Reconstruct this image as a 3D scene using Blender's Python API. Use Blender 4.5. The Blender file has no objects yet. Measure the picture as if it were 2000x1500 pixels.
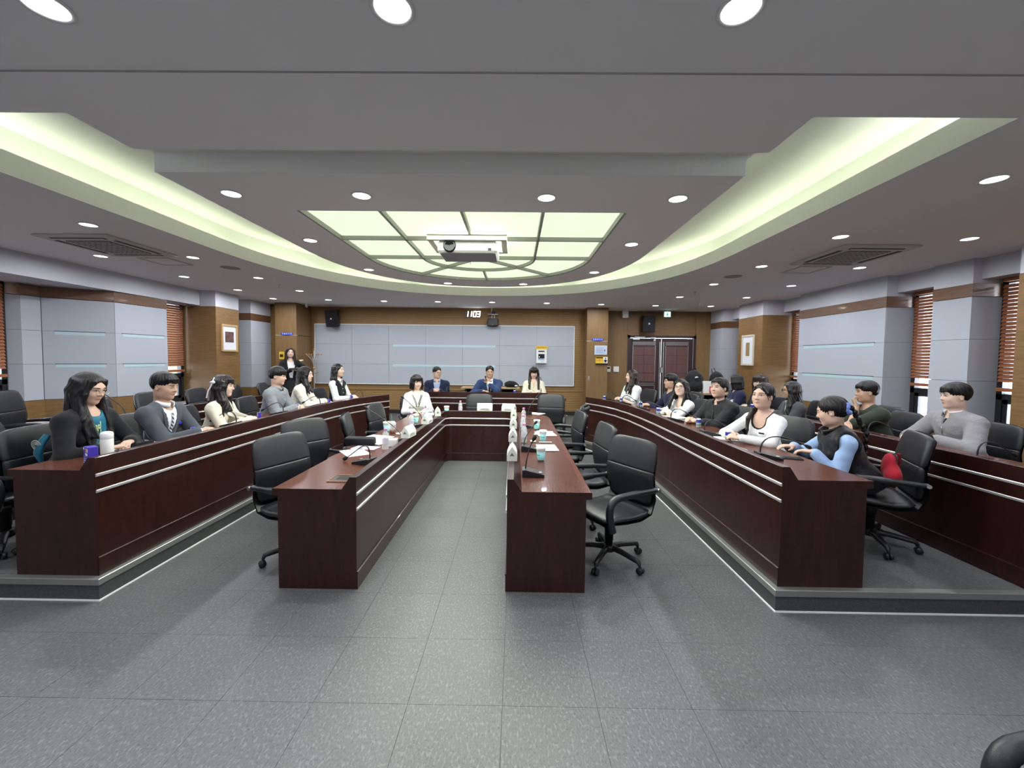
import bpy, math, random
import numpy as np
from mathutils import Vector, Matrix
from mathutils.geometry import tessellate_polygon
random.seed(7); RNG = np.random.default_rng(7)
C = bpy.context.scene.collection
S = bpy.context.scene
PI = math.pi
# ------------------------------------------------------------------ camera
def setup_camera():
    yaw, pitch, roll, F = .009, .0455, .011, 790.
    fwd = np.array([-math.sin(yaw), math.cos(yaw), 0]); right = np.array([math.cos(yaw), math.sin(yaw), 0]); up = np.array([0, 0, 1.])
    f2 = fwd*math.cos(pitch) - up*math.sin(pitch); u2 = up*math.cos(pitch) + fwd*math.sin(pitch)
    r3 = right*math.cos(roll) + u2*math.sin(roll); u3 = u2*math.cos(roll) - right*math.sin(roll)
    cd = bpy.data.cameras.new('camera'); cam = bpy.data.objects.new('camera', cd); C.objects.link(cam)
    m = Matrix.Identity(4)
    for i in range(3):
        m[i][0], m[i][1], m[i][2] = r3[i], u3[i], -f2[i]
    m[2][3] = 1.62
    cam.matrix_world = m
    cd.sensor_fit = 'HORIZONTAL'; cd.sensor_width = 36; cd.lens = F/2000*36
    cd.shift_y = -(750 - 735.95)/2000
    cd.clip_start = .05; cd.clip_end = 100
    S.camera = cam
setup_camera()
# ------------------------------------------------------------------ world, exposure
W = bpy.data.worlds.new('overcast_sky'); S.world = W; W.use_nodes = True
W.node_tree.nodes['Background'].inputs[0].default_value = (.80, .89, 1.0, 1)
W.node_tree.nodes['Background'].inputs[1].default_value = 24.0
S.view_settings.view_transform = 'Standard'; S.view_settings.look = 'None'
S.view_settings.gamma = 1; S.view_settings.use_curve_mapping = False
S.view_settings.exposure = 0.12
LAMP_W = 12.5      # watts per downlight
COVE_W = 1.9       # watts per cove tube
S.cycles.max_bounces = 6; S.cycles.diffuse_bounces = 4; S.cycles.glossy_bounces = 3; S.cycles.transmission_bounces = 4; S.cycles.transparent_max_bounces = 6
S.cycles.use_adaptive_sampling = True; S.cycles.adaptive_threshold = .04; S.cycles.adaptive_min_samples = 12
S.cycles.use_light_tree = False; S.cycles.light_sampling_threshold = .02
S.cycles.caustics_reflective = False; S.cycles.caustics_refractive = False
# ------------------------------------------------------------------ helpers
def mat(name, col, rough=.5, metal=0., spec=.5, emit=None, estr=0., alpha=1., trans=0., coat=0., bump=None, noise=None, wood=None, sheen=0., ior=1.45):
    m = bpy.data.materials.new(name); m.use_nodes = True
    nt = m.node_tree; b = nt.nodes['Principled BSDF']; I = b.inputs
    I['Base Color'].default_value = (*col, 1); I['Roughness'].default_value = rough; I['Metallic'].default_value = metal
    I['Specular IOR Level'].default_value = spec; I['Alpha'].default_value = alpha; I['Transmission Weight'].default_value = trans
    I['Coat Weight'].default_value = coat; I['Coat Roughness'].default_value = .06; I['IOR'].default_value = ior
    if sheen: I['Sheen Weight'].default_value = sheen
    if emit: I['Emission Color'].default_value = (*emit, 1); I['Emission Strength'].default_value = estr
    N = nt.nodes.new; L = nt.links.new
    def tc(space='Object', scale=(1, 1, 1)):
        if space == 'World':
            g = N('ShaderNodeNewGeometry'); o = g.outputs['Position']
        else:
            g = N('ShaderNodeTexCoord'); o = g.outputs[space]
        mp = N('ShaderNodeMapping'); mp.inputs['Scale'].default_value = scale; L(o, mp.inputs[0]); return mp.outputs[0]
    if noise:   # (scale, amount, space, stretch, detail)
        sc, am = noise[0], noise[1]; sp = noise[2] if len(noise) > 2 else 'Object'; st = noise[3] if len(noise) > 3 else (1, 1, 1)
        t = N('ShaderNodeTexNoise'); t.inputs['Scale'].default_value = sc; t.inputs['Detail'].default_value = noise[4] if len(noise) > 4 else 4
        L(tc(sp, st), t.inputs['Vector'])
        r = N('ShaderNodeMapRange'); r.inputs['From Min'].default_value = .3; r.inputs['From Max'].default_value = .7
        r.inputs['To Min'].default_value = 1-am; r.inputs['To Max'].default_value = 1+am; L(t.outputs['Fac'], r.inputs['Value'])
        mx = N('ShaderNodeMix'); mx.data_type = 'RGBA'; mx.blend_type = 'MULTIPLY'; mx.inputs['Factor'].default_value = 1
        mx.inputs['A'].default_value = (*col, 1); L(r.outputs[0], mx.inputs['B']); L(mx.outputs['Result'], I['Base Color'])
    if wood:    # (stretch, second colour, scale)
        t = N('ShaderNodeTexNoise'); t.inputs['Scale'].default_value = wood[2]; t.inputs['Detail'].default_value = 6; t.inputs['Roughness'].default_value = .65
        L(tc('World', wood[0]), t.inputs['Vector'])
        r = N('ShaderNodeValToRGB'); r.color_ramp.elements[0].position = .32; r.color_ramp.elements[1].position = .68
        r.color_ramp.elements[0].color = (*col, 1); r.color_ramp.elements[1].color = (*wood[1], 1)
        L(t.outputs['Fac'], r.inputs[0]); L(r.outputs[0], I['Base Color'])
    if bump:    # (scale, strength, space, stretch, distance)
        t = N('ShaderNodeTexNoise'); t.inputs['Scale'].default_value = bump[0]; t.inputs['Detail'].default_value = 3
        L(tc(bump[2] if len(bump) > 2 else 'Object', bump[3] if len(bump) > 3 else (1, 1, 1)), t.inputs['Vector'])
        bn = N('ShaderNodeBump'); bn.inputs['Strength'].default_value = bump[1]; bn.inputs['Distance'].default_value = bump[4] if len(bump) > 4 else .01
        L(t.outputs['Fac'], bn.inputs['Height']); L(bn.outputs[0], I['Normal'])
    return m
def wave_lines(m, pitch, axis='Z', depth=.5):
    # fine grooves across a panel, too fine to model one by one
    nt = m.node_tree; N = nt.nodes.new; L = nt.links.new
    g = N('ShaderNodeNewGeometry'); w = N('ShaderNodeTexWave'); w.wave_type = 'BANDS'; w.bands_direction = axis
    w.inputs['Scale'].default_value = 2*PI/(20*pitch); w.inputs['Distortion'].default_value = 0
    L(g.outputs['Position'], w.inputs['Vector'])
    bn = N('ShaderNodeBump'); bn.inputs['Strength'].default_value = depth; bn.inputs['Distance'].default_value = .01
    L(w.outputs['Fac'], bn.inputs['Height']); L(bn.outputs[0], nt.nodes['Principled BSDF'].inputs['Normal'])
    return m

class MB:
    """collects geometry for one mesh object"""
    def __init__(s): s.v = []; s.f = []; s.m = []; s.sm = []
    def add(s, vs, fs, mi=0, smooth=False):
        o = len(s.v); s.v += [tuple(v) for v in vs]
        for f in fs: s.f.append(tuple(i+o for i in f)); s.m.append(mi); s.sm.append(smooth)
        return s
    def box(s, lo, hi, mi=0, M=None, bev=0):
        x0, y0, z0 = lo; x1, y1, z1 = hi
        if bev:
            b = bev; P = [(x0, y0), (x1, y0), (x1, y1), (x0, y1)]
            ring = lambda i, z: [(x0+i, y0+i, z), (x1-i, y0+i, z), (x1-i, y1-i, z), (x0+i, y1-i, z)]
            # chamfered box: 24 verts via three rings with cut corners
            def r8(i, z): return [(x0+i+b, y0+i, z), (x1-i-b, y0+i, z), (x1-i, y0+i+b, z), (x1-i, y1-i-b, z), (x1-i-b, y1-i, z), (x0+i+b, y1-i, z), (x0+i, y1-i-b, z), (x0+i, y0+i+b, z)]
            vs = r8(b, z0) + r8(0, z0+b) + r8(0, z1-b) + r8(b, z1)
            fs = [tuple(range(7, -1, -1)), tuple(range(24, 32))]
            for k in range(3):
                for i in range(8): j = (i+1) % 8; fs.append((k*8+i, k*8+j, k*8+8+j, k*8+8+i))
        else:
            vs = [(x0, y0, z0), (x1, y0, z0), (x1, y1, z0), (x0, y1, z0), (x0, y0, z1), (x1, y0, z1), (x1, y1, z1), (x0, y1, z1)]
            fs = [(0, 3, 2, 1), (4, 5, 6, 7), (0, 1, 5, 4), (1, 2, 6, 5), (2, 3, 7, 6), (3, 0, 4, 7)]
        if M is not None: vs = [tuple(M @ Vector(v)) for v in vs]
        return s.add(vs, fs, mi)
    def prism(s, poly, z0, z1, mi=0, M=None, caps=True, smooth=False, holes=()):
        n = len(poly); vs = [(p[0], p[1], z0) for p in poly] + [(p[0], p[1], z1) for p in poly]
        fs = [(i, (i+1) % n, n+(i+1) % n, n+i) for i in range(n)]
        tf = []
        if caps:
            tri = tessellate_polygon([[Vector((p[0], p[1], 0)) for p in poly]])
            tf = [tuple(t) for t in tri] + [(t[0]+n, t[2]+n, t[1]+n) for t in tri]
        if M is not None: vs = [tuple(M @ Vector(v)) for v in vs]
        o = len(s.v); s.add(vs, fs, mi, smooth)
        for f in tf: s.f.append(tuple(i+o for i in f)); s.m.append(mi); s.sm.append(False)
        return s
    def tube(s, pts, r, n=8, mi=0, caps=True, smooth=True, flat=1.):
        pts = [Vector(p) for p in pts]; k = len(pts); rs = r if hasattr(r, '__len__') else [r]*k
        T = [(pts[min(i+1, k-1)] - pts[max(i-1, 0)]).normalized() for i in range(k)]
        up = Vector((0, 0, 1)) if abs(T[0].z) < .9 else Vector((1, 0, 0))
        a = (up - T[0]*up.dot(T[0])).normalized(); vs = []
        for i in range(k):
            a = (a - T[i]*a.dot(T[i])).normalized(); b = T[i].cross(a)
            for j in range(n):
                t = 2*PI*j/n; vs.append(pts[i] + (a*math.cos(t)*flat + b*math.sin(t))*rs[i])
        fs = [(i*n+j, i*n+(j+1) % n, (i+1)*n+(j+1) % n, (i+1)*n+j) for i in range(k-1) for j in range(n)]
        s.add(vs, fs, mi, smooth)
        if caps: s.add([vs[j] for j in range(n)][::-1], [tuple(range(n))], mi); s.add([vs[(k-1)*n+j] for j in range(n)], [tuple(range(n))], mi)
        return s
    def lathe(s, prof, n=20, mi=0, M=None, smooth=True, c=(0, 0)):
        k = len(prof); vs = [(c[0]+r*math.cos(2*PI*j/n), c[1]+r*math.sin(2*PI*j/n), z) for r, z in prof for j in range(n)]
        fs = [(i*n+j, i*n+(j+1) % n, (i+1)*n+(j+1) % n, (i+1)*n+j) for i in range(k-1) for j in range(n)]
        if M is not None: vs = [tuple(M @ Vector(v)) for v in vs]
        return s.add(vs, fs, mi, smooth)
    def ell(s, c, r, mi=0, n=14, k=9, M=None):
        vs = []
        for i in range(k+1):
            t = PI*i/k
            for j in range(n): p = 2*PI*j/n; vs.append((r[0]*math.sin(t)*math.cos(p), r[1]*math.sin(t)*math.sin(p), r[2]*math.cos(t)))
        if M is not None: vs = [tuple(M @ Vector(v)) for v in vs]
        vs = [(v[0]+c[0], v[1]+c[1], v[2]+c[2]) for v in vs]
        fs = [(i*n+j, (i+1)*n+j, (i+1)*n+(j+1) % n, i*n+(j+1) % n) for i in range(k) for j in range(n)]
        return s.add(vs, fs, mi, True)
    def build(s, name, mats, parent=None, loc=None):
        me = bpy.data.meshes.new(name); me.from_pydata(s.v, [], s.f)
        for m in (mats if isinstance(mats, (list, tuple)) else [mats]): me.materials.append(m)
        me.polygons.foreach_set('material_index', s.m); me.polygons.foreach_set('use_smooth', s.sm); me.update()
        return link(me, name, parent, loc)
def link(me, name, parent=None, loc=None):
    o = bpy.data.objects.new(name, me); C.objects.link(o)
    if parent: o.parent = parent
    if loc: o.location = loc
    return o
def tag(o, label, cat=None, group=None):
    o['label'] = label
    if cat: o['category'] = cat
    if group: o['group'] = group
    return o
def thing(name, label, cat, loc=(0, 0, 0), rz=0., group=None):
    o = bpy.data.objects.new(name, None); o.empty_display_size = .1; C.objects.link(o); o.location = loc; o.rotation_euler = (0, 0, rz)
    return tag(o, label, cat, group)
def struct(o): o['kind'] = 'structure'; return o
def dup(root, loc, rz=0., label=None, cat=None, group=None):
    def cp(o, par):
        c = o.copy(); C.objects.link(c); c.parent = par
        for ch in o.children: cp(ch, c)
        return c
    r = cp(root, None); r.location = loc; r.rotation_euler = (0, 0, rz)
    if label: tag(r, label, cat, group)
    return r
def offset_path(path, d):
    """offset an open polyline to its left by d with mitred corners"""
    P = [Vector(p[:2]) for p in path]; out = []
    for i in range(len(P)):
        a = (P[i]-P[i-1]).normalized() if i else None; b = (P[i+1]-P[i]).normalized() if i < len(P)-1 else None
        if a is None: a = b
        if b is None: b = a
        na = Vector((-a.y, a.x)); nb = Vector((-b.y, b.x)); n = (na+nb).normalized()
        out.append(P[i] + n*(d/max(.3, n.dot(na))))
    return out
def sweep(mb, path, prof, mi=0, zoff=0., closed_prof=True, caps=True):
    """sweep a (u, z) profile along a plan path; u grows to the left of travel"""
    k = len(prof); cols = [offset_path(path, u) for u, z in prof]; n = len(path)
    vs = [(cols[j][i].x, cols[j][i].y, prof[j][1]+zoff) for i in range(n) for j in range(k)]
    rng = range(k) if closed_prof else range(k-1)
    mb.add(vs, [(i*k+j, (i+1)*k+j, (i+1)*k+(j+1) % k, i*k+(j+1) % k) for i in range(n-1) for j in rng], mi)
    if caps and closed_prof:
        tri = tessellate_polygon([[Vector((u, z, 0)) for u, z in prof]])
        for e in (0, n-1): mb.add(vs[e*k:(e+1)*k], [tuple(t) for t in tri], mi)
    return mb
def arc(cx, cy, rx, ry, a0, a1, n): return [(cx+rx*math.cos(a0+(a1-a0)*i/n), cy+ry*math.sin(a0+(a1-a0)*i/n)) for i in range(n+1)]
def bezier(p, n=12):
    p = [Vector(q) for q in p]; out = []
    for i in range(n+1):
        t = i/n; q = list(p)
        while len(q) > 1: q = [q[j].lerp(q[j+1], t) for j in range(len(q)-1)]
        out.append(q[0])
    return out
def text_mesh(s, size, depth=.0006):
    """lettering turned into a flat mesh lying in XY, facing +Z, centred"""
    cu = bpy.data.curves.new('lettering', 'FONT'); cu.body = s; cu.size = size; cu.align_x = 'CENTER'; cu.align_y = 'CENTER'; cu.extrude = depth; cu.resolution_u = 2
    o = bpy.data.objects.new('lettering', cu); C.objects.link(o)
    me = bpy.data.meshes.new_from_object(o.evaluated_get(bpy.context.evaluated_depsgraph_get()))
    bpy.data.objects.remove(o); bpy.data.curves.remove(cu); return me
def text(s, size, m, parent, M, name='lettering', depth=.0006):
    me = text_mesh(s, size, depth); me.transform(M); me.materials.clear(); me.materials.append(m)
    return link(me, name, parent)
def facing(loc, right, up):
    """matrix taking XY lettering to a wall: right = reading direction"""
    r = Vector(right).normalized(); u = Vector(up).normalized(); n = r.cross(u)
    m = Matrix.Identity(4)
    for i in range(3): m[i][0], m[i][1], m[i][2], m[i][3] = r[i], u[i], n[i], loc[i]
    return m
def part(parent, name, m, *boxes, bev=0):
    b = MB()
    for lo, hi in boxes: b.box(lo, hi, bev=bev)
    return b.build(name, M[m] if isinstance(m, str) else m, parent)
# ------------------------------------------------------------------ materials
M = {}
M['ceil'] = mat('ceiling_paint', (.87, .865, .89), .9, bump=(180, .05, 'World'))
M['cove'] = mat('cove_paint', (.84, .86, .78), .9)
M['oak'] = mat('oak_veneer', (.155, .083, .029), .5, wood=((1.2, 1.2, 26), (.245, .140, .054), 3.))
M['oakv'] = mat('oak_veneer_upright', (.180, .104, .040), .5, wood=((22, 22, .8), (.250, .150, .064), 3.))
M['oakslat'] = wave_lines(mat('oak_grooved', (.230, .130, .048), .45, wood=((1.2, 1.2, 26), (.315, .185, .072), 3.)), .045, 'Z', .35)
M['walnut'] = mat('walnut_band', (.115, .052, .024), .45, wood=((1.5, 1.5, 20), (.16, .078, .038), 3.), coat=.1)
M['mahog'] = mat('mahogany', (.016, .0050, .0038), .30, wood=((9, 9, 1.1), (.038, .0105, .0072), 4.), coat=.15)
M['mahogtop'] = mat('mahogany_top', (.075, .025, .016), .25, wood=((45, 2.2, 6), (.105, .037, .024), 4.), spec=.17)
M['panel'] = mat('wall_fabric', (.42, .45, .50), .9, bump=(420, .15, 'World', (1, 1, 1), .004))
M['white'] = mat('white_paint', (.58, .59, .65), .85)
M['panelgap'] = mat('panel_joint', (.20, .215, .235), .9)
M['nearwall'] = mat('near_wall_bounce', (.80, .80, .80), .9)  # lighter paint for the unseen near walls, added to bounce light to the ceiling
M['strip'] = mat('cyan_glass_strip', (.46, .61, .66), .3)
M['steel'] = mat('brushed_strip', (.75, .73, .71), .32, metal=.7)
M['steelsoft'] = mat('aluminium', (.55, .55, .55), .35, metal=.9)
M['black'] = mat('black_plastic', (.012, .012, .014), .42)
M['blackm'] = mat('black_matte', (.008, .008, .010), .8)
M['leather'] = mat('black_leather', (.014, .015, .018), .37, spec=.55, bump=(320, .12))
M['paper'] = mat('paper', (.82, .83, .82), .8)
M['plastic'] = mat('white_plastic', (.78, .79, .78), .4)
M['glass'] = mat('window_glass', (1, 1, 1), .02, trans=1., ior=1.02)
M['frame'] = mat('dark_window_frame', (.022, .022, .026), .4)
M['blind'] = mat('timber_slat', (.34, .125, .055), .45, noise=(6, .12, 'World', (1, .3, 8)))
M['base'] = mat('dark_skirting', (.02, .019, .018), .5)
M['sill'] = mat('stone_sill', (.50, .42, .46), .25)
M['door'] = mat('door_brown', (.115, .060, .054), .4, wood=((12, 12, 1), (.14, .075, .066), 3.))
M['doordk'] = mat('door_dark', (.045, .026, .027), .35)
# ------------------------------------------------------------------ room shell
Z0 = 2.91; XL, XR, YB, YN = -7.25, 6.05, 10.55, -2.6
XC = -.51
# floor: base slab, loose vinyl tiles near the camera, raised platform
def floor_mat(name, tint=1.):
    m = mat(name, (.16*tint, .165*tint, .168*tint), .38, spec=.45); nt = m.node_tree; N = nt.nodes.new; L = nt.links.new; b = nt.nodes['Principled BSDF']
    g = N('ShaderNodeNewGeometry')
    def nz(scale, st, det=2.):
        mp = N('ShaderNodeMapping'); mp.inputs['Scale'].default_value = st; L(g.outputs['Position'], mp.inputs[0])
        t = N('ShaderNodeTexNoise'); t.inputs['Scale'].default_value = scale; t.inputs['Detail'].default_value = det; L(mp.outputs[0], t.inputs['Vector']); return t.outputs['Fac']
    def ramp(v, a, b_, c0, c1):
        r = N('ShaderNodeMapRange'); r.inputs['From Min'].default_value = a; r.inputs['From Max'].default_value = b_; r.inputs['To Min'].default_value = c0; r.inputs['To Max'].default_value = c1; L(v, r.inputs['Value']); return r.outputs[0]
    def mul(a, b_):
        q = N('ShaderNodeMath'); q.operation = 'MULTIPLY'; L(a, q.inputs[0]); L(b_, q.inputs[1]); return q.outputs[0]
    oi = N('ShaderNodeObjectInfo')
    v = mul(mul(ramp(nz(95, (1, .45, 1)), .52, .70, .92, 1.5), ramp(nz(130, (1, .5, 1)), .30, .47, .62, 1.)), mul(ramp(nz(2.2, (1, 1, 1), 4), .3, .7, .93, 1.07), ramp(oi.outputs['Random'], 0, 1, .97, 1.03)))
    mx = N('ShaderNodeMix'); mx.data_type = 'RGBA'; mx.blend_type = 'MULTIPLY'; mx.inputs['Factor'].default_value = 1
    mx.inputs['A'].default_value = (.108*tint, .111*tint, .112*tint, 1); L(v, mx.inputs['B']); L(mx.outputs['Result'], b.inputs['Base Color'])
    bn = N('ShaderNodeBump'); bn.inputs['Strength'].default_value = .25; bn.inputs['Distance'].default_value = .004; L(nz(160, (1, .5, 1)), bn.inputs['Height']); L(bn.outputs[0], b.inputs['Normal'])
    return m
M['floor'] = floor_mat('speckled_vinyl'); M['platfloor'] = floor_mat('platform_vinyl', 1.)
M['riser'] = mat('riser_vinyl', (.060, .060, .062), .5, noise=(160, .35, 'World'))
M['joint'] = mat('tile_joint', (.06, .06, .06), .8)
floor = struct(MB().box((XL-.3, YN-.2, -.12), (XR+.3, 11.2, -.004)).build('floor', M['joint']))
TS = .443
tile = MB().box((.0008, .0008, -.004), (TS-.0008, TS-.0008, 0)); tile_me = None
tiles = []
for i in range(-16, 15):
    for j in range(-8, 20):
        x0, y0 = -.045 + i*TS, 1.815 + (j-0)*TS - 0*TS
        cx, cy = x0+TS/2, y0+TS/2
        if cx < XL+.2 or cx > XR-.2 or cy > 8 or cy < YN+.2: continue
        vis = cy > .85 and abs(cx+.0) < cy*1.30+.4 and not (cy > 2.9 and (cx < -3.0 or cx > 2.0))
        tiles.append((0 if vis else 1, cy, x0, y0))
tiles.sort()
rest = MB()
for k, (hid, cy, x0, y0) in enumerate(tiles):
    if k < 300 and not hid:
        if tile_me is None: t = tile.build('floor_tile', M['floor'], floor, (x0, y0, 0)); tile_me = t.data
        else: link(tile_me, 'floor_tile', floor, (x0, y0, 0))
    else: rest.box((x0+.0008, y0+.0008, -.004), (x0+TS-.0008, y0+TS-.0008, 0))
rt = rest.build('floor_tiles_outlying', M['floor'], floor); rt['kind'] = 'stuff'
# raised platform with a metal nosing, following the outer desks round the back
EDGE_R = [(1.70, 2.565), (1.70, 5.0), (1.685, 5.5), (1.65, 6.0), (1.57, 6.5), (1.43, 6.95), (1.20, 7.40), (.85, 7.66), (.40, 7.78), (XC, 7.80)]
mirror = lambda P: [(2*XC - x, y) for x, y in P]
EDGE = ([(XR-.1, 2.565)] + EDGE_R + mirror(EDGE_R[:-1])[::-1] + [(XL+.1, 2.565)])[::-1]
plat = struct(MB().prism([(XL, 2.565)] + EDGE[1:-1] + [(XR, 2.565), (XR, 11.1), (XL, 11.1)], 0.0, .145).build('floor_platform', M['platfloor']))
pe = MB(); sweep(pe, EDGE, [(-.006, .0), (-.006, .110), (.0, .110), (.0, .0)]); pe.build('platform_riser', M['riser'], plat)
pn = MB(); sweep(pn, EDGE, [(-.014, .108), (-.014, .146), (-.010, .150), (.03, .150), (.03, .146), (.0, .146), (0., .108)]); pn.build('platform_nosing', mat('worn_nosing', (.30, .31, .29), .35, metal=.6), plat)
pl = MB(); sweep(pl, EDGE, [(-.012, .0), (-.012, .010), (-.004, .010), (-.004, .0)]); pl.build('white_edge_line', M['paper'], plat)

# ceiling with the U-shaped light cove and the island in its middle
def u_path(x0, x1, y0, ys, yt, n=24):
    cx = (x0+x1)/2; rx = (x1-x0)/2
    return [(x1, y0)] + [(cx+rx*math.copysign(abs(math.cos(a))**.92, math.cos(a)), ys+(yt-ys)*math.sin(a)**.96) for a in [PI*i/n for i in range(n+1)]] + [(x0, y0)]
LIP = u_path(-3.70, 2.63, 2.21, 5.05, 8.47, 28)
hole = LIP + [(-2.425, 2.21), (-2.425, 2.585), (1.555, 2.585), (1.555, 2.21)]
ZC = Z0 + .44
cm = MB()
outer = [(XL-.2, YN-.1), (XR+.2, YN-.1), (XR+.2, 11.1), (XL-.2, 11.1)]
tri = tessellate_polygon([[Vector((*p, 0)) for p in outer], [Vector((*p, 0)) for p in hole]])
allp = outer + hole
cm.add([(p[0], p[1], Z0) for p in allp], [tuple(t) for t in tri])
ceiling = struct(cm.build('ceiling', M['ceil']))
nb = len(LIP)
fm = MB()
for seq in (hole[nb-1:] + [hole[0]],):
    vs = [(p[0], p[1], Z0) for p in seq] + [(p[0], p[1], ZC) for p in seq]; n = len(seq)
    fm.add(vs, [(i, i+1, n+i+1, n+i) for i in range(n-1)])
fm.build('cove_front_wall', M['cove'], ceiling)
lip = MB(); sweep(lip, LIP, [(0, Z0+.0015), (0, Z0+.17), (-.02, Z0+.17), (-.02, Z0+.03), (-.26, Z0+.03), (-.26, Z0+.0015)]); lip.build('cove_lip', M['cove'], ceiling)
cw = MB(); sweep(cw, LIP, [(-.25, Z0+.02), (-.25, ZC)], closed_prof=False); cw.build('cove_outer_wall', M['cove'], ceiling)
MB().box((XL-.2, 1.9, ZC), (XR+.2, 9.2, ZC+.03)).build('cove_top', M['cove'], ceiling)
MB().box((XL-.2, 1.884, Z0-.004), (XR+.2, 1.892, Z0+.001)).build('ceiling_seam', mat('seam', (.40, .39, .40), .9), ceiling)
ISL = u_path(-2.57, 1.585, 2.90, 5.05, 7.39, 28)
PAN = u_path(-1.965, .965, 3.635, 5.38, 6.845, 28)
im = MB()
tri = tessellate_polygon([[Vector((*p, 0)) for p in ISL], [Vector((*p, 0)) for p in PAN]])
im.add([(p[0], p[1], Z0) for p in ISL+PAN], [tuple(t) for t in tri])
n = len(ISL); im.add([(p[0], p[1], Z0) for p in ISL] + [(p[0], p[1], Z0+.14) for p in ISL], [(i, (i+1) % n, n+(i+1) % n, n+i) for i in range(n)])
n = len(PAN); im.add([(p[0], p[1], Z0) for p in PAN] + [(p[0], p[1], Z0+.06) for p in PAN], [(i, (i+1) % n, n+(i+1) % n, n+i) for i in range(n)])
island = im.build('ceiling_island', M['ceil'], ceiling)
MB().prism(u_path(-2.60, 1.63, 2.74, 5.05, 7.40, 28), Z0+.14, Z0+.18).build('island_upper_step', M['cove'], ceiling)
MB().prism(u_path(-2.1, 1.1, 3.2, 5.05, 6.9, 28), Z0+.18, ZC, caps=False).build('island_light_block', M['cove'], ceiling)  # unseen block added above the island to stop the cove light
# cove tubes, hidden behind the lip
def lamp_data(name, kind, **k):
    d = bpy.data.lights.new(name, kind)
    for a, b in k.items(): setattr(d, a, b)
    return d
cove_d = lamp_data('cove_tube_light', 'AREA', shape='RECTANGLE', size=1.6, size_y=.06, energy=COVE_W, color=(.93, 1.0, .80))
tube_m = mat('lit_tube', (1, 1, 1), .5, emit=(.93, 1, .82), estr=2.)
mid = offset_path(LIP, -.13); cum = [0.]
for a, b in zip(mid, mid[1:]): cum.append(cum[-1] + (b-a).length)
ncv = 10; step = cum[-1]/ncv
for q in range(ncv):
    s_ = (q+.5)*step; i = max(k for k in range(len(cum)-1) if cum[k] <= s_); d = (mid[i+1]-mid[i]).normalized(); p = mid[i] + d*(s_-cum[i])
    cd_ = cove_d
    o = bpy.data.objects.new('cove_tube_light', cd_); C.objects.link(o); o.parent = ceiling
    o.location = (p.x, p.y, Z0+.095); o.rotation_euler = (PI, 0, math.atan2(d.y, d.x))
    tb = MB().tube([(-.80, 0, 0), (.80, 0, 0)], .013, 8).build('cove_tube', tube_m, ceiling, (p.x, p.y, Z0+.06)); tb.rotation_euler = (0, 0, math.atan2(d.y, d.x))

# added area lights on top of the island, only to brighten the lip
isl_d = lamp_data('island_fill_light', 'AREA', shape='RECTANGLE', size=1.6, size_y=.05, energy=COVE_W*.9, color=(.93, 1.0, .84))
mid = offset_path(u_path(-2.50, 1.53, 3.0, 5.05, 7.33, 28), 0.); cum = [0.]
for a, b in zip(mid, mid[1:]): cum.append(cum[-1] + (b-a).length)
for q in range(7):
    s_ = (q+.5)*cum[-1]/7; i = max(k for k in range(len(cum)-1) if cum[k] <= s_); d = (mid[i+1]-mid[i]).normalized(); p = mid[i] + d*(s_-cum[i])
    o = bpy.data.objects.new('island_fill_light', isl_d); C.objects.link(o); o.parent = ceiling; nrm = Vector((d.y, -d.x, .15)).normalized()
    o.matrix_world = Matrix(((d.x, nrm.cross(Vector((d.x, d.y, 0))).x*-1, -nrm.x, p.x), (d.y, nrm.cross(Vector((d.x, d.y, 0))).y*-1, -nrm.y, p.y), (0, nrm.cross(Vector((d.x, d.y, 0))).z*-1, -nrm.z, Z0+.23), (0, 0, 0, 1)))
# walls --------------------------------------------------------------
WALLS = {}
def wall(name): WALLS[name] = struct(bpy.data.objects.new(name, None)); C.objects.link(WALLS[name]); return WALLS[name]
wr, wl, wb, wn = wall('wall_right'), wall('wall_left'), wall('wall_back'), wall('wall_near')
part(wn, 'wall_face', 'nearwall', ((XL-.2, YN-.2, 0), (XR+.2, YN, Z0)))
def clad(w, face, y0, y1, back, zb, sgn, slot=None, near_side=True, far_side=False):
    """white panelled block: face plane x, window plane back; sgn +1 = right wall"""
    e = .018*sgn; g = .0025
    xs = sorted((face+e, back)); part(w, 'block_core', 'panelgap', ((xs[0], y0+.018, 0), (xs[1], y1-.018, Z0)))
    rows = [(zb, 1.40), (1.40, 1.92), (1.92, 2.44)]
    fx = sorted((face, face+e))
    for a, b in rows:
        part(w, 'wall_panel', 'panel', ((fx[0], y0+g, a+g), (fx[1], y1-g, b-g)))
        sx = sorted((face+e, back))
        if near_side: part(w, 'wall_panel', 'panel', ((sx[0]+g, y0, a+g), (sx[1], y0+.018, b-g)))
        if far_side: part(w, 'wall_panel', 'panel', ((sx[0]+g, y1-.018, a+g), (sx[1], y1, b-g)))
    f2 = sorted((face-.004*sgn, back)); part(w, 'walnut_band', 'walnut', ((f2[0], y0-.004, 2.445), (f2[1], y1+.004, 2.60)))
    part(w, 'white_fascia', 'white', ((min(face, back), y0, 2.602), (max(face, back), y1, Z0)))
    part(w, 'oak_dado', 'oak', ((min(face, back), y0, .145), (max(face, back), y1, zb-.004)))
    if slot:
        for z in (1.925, 1.405):
            q = sorted((face-.003*sgn, face+.01*sgn)); part(w, 'glass_strip', 'strip', ((q[0], slot[0], z-.058), (q[1], slot[1], z-.006)))
            part(w, 'strip_shadow_gap', 'joint', ((q[0]-.001, slot[0]-.01, z-.006), (q[1], slot[1]+.01, z+.004)))
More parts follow.
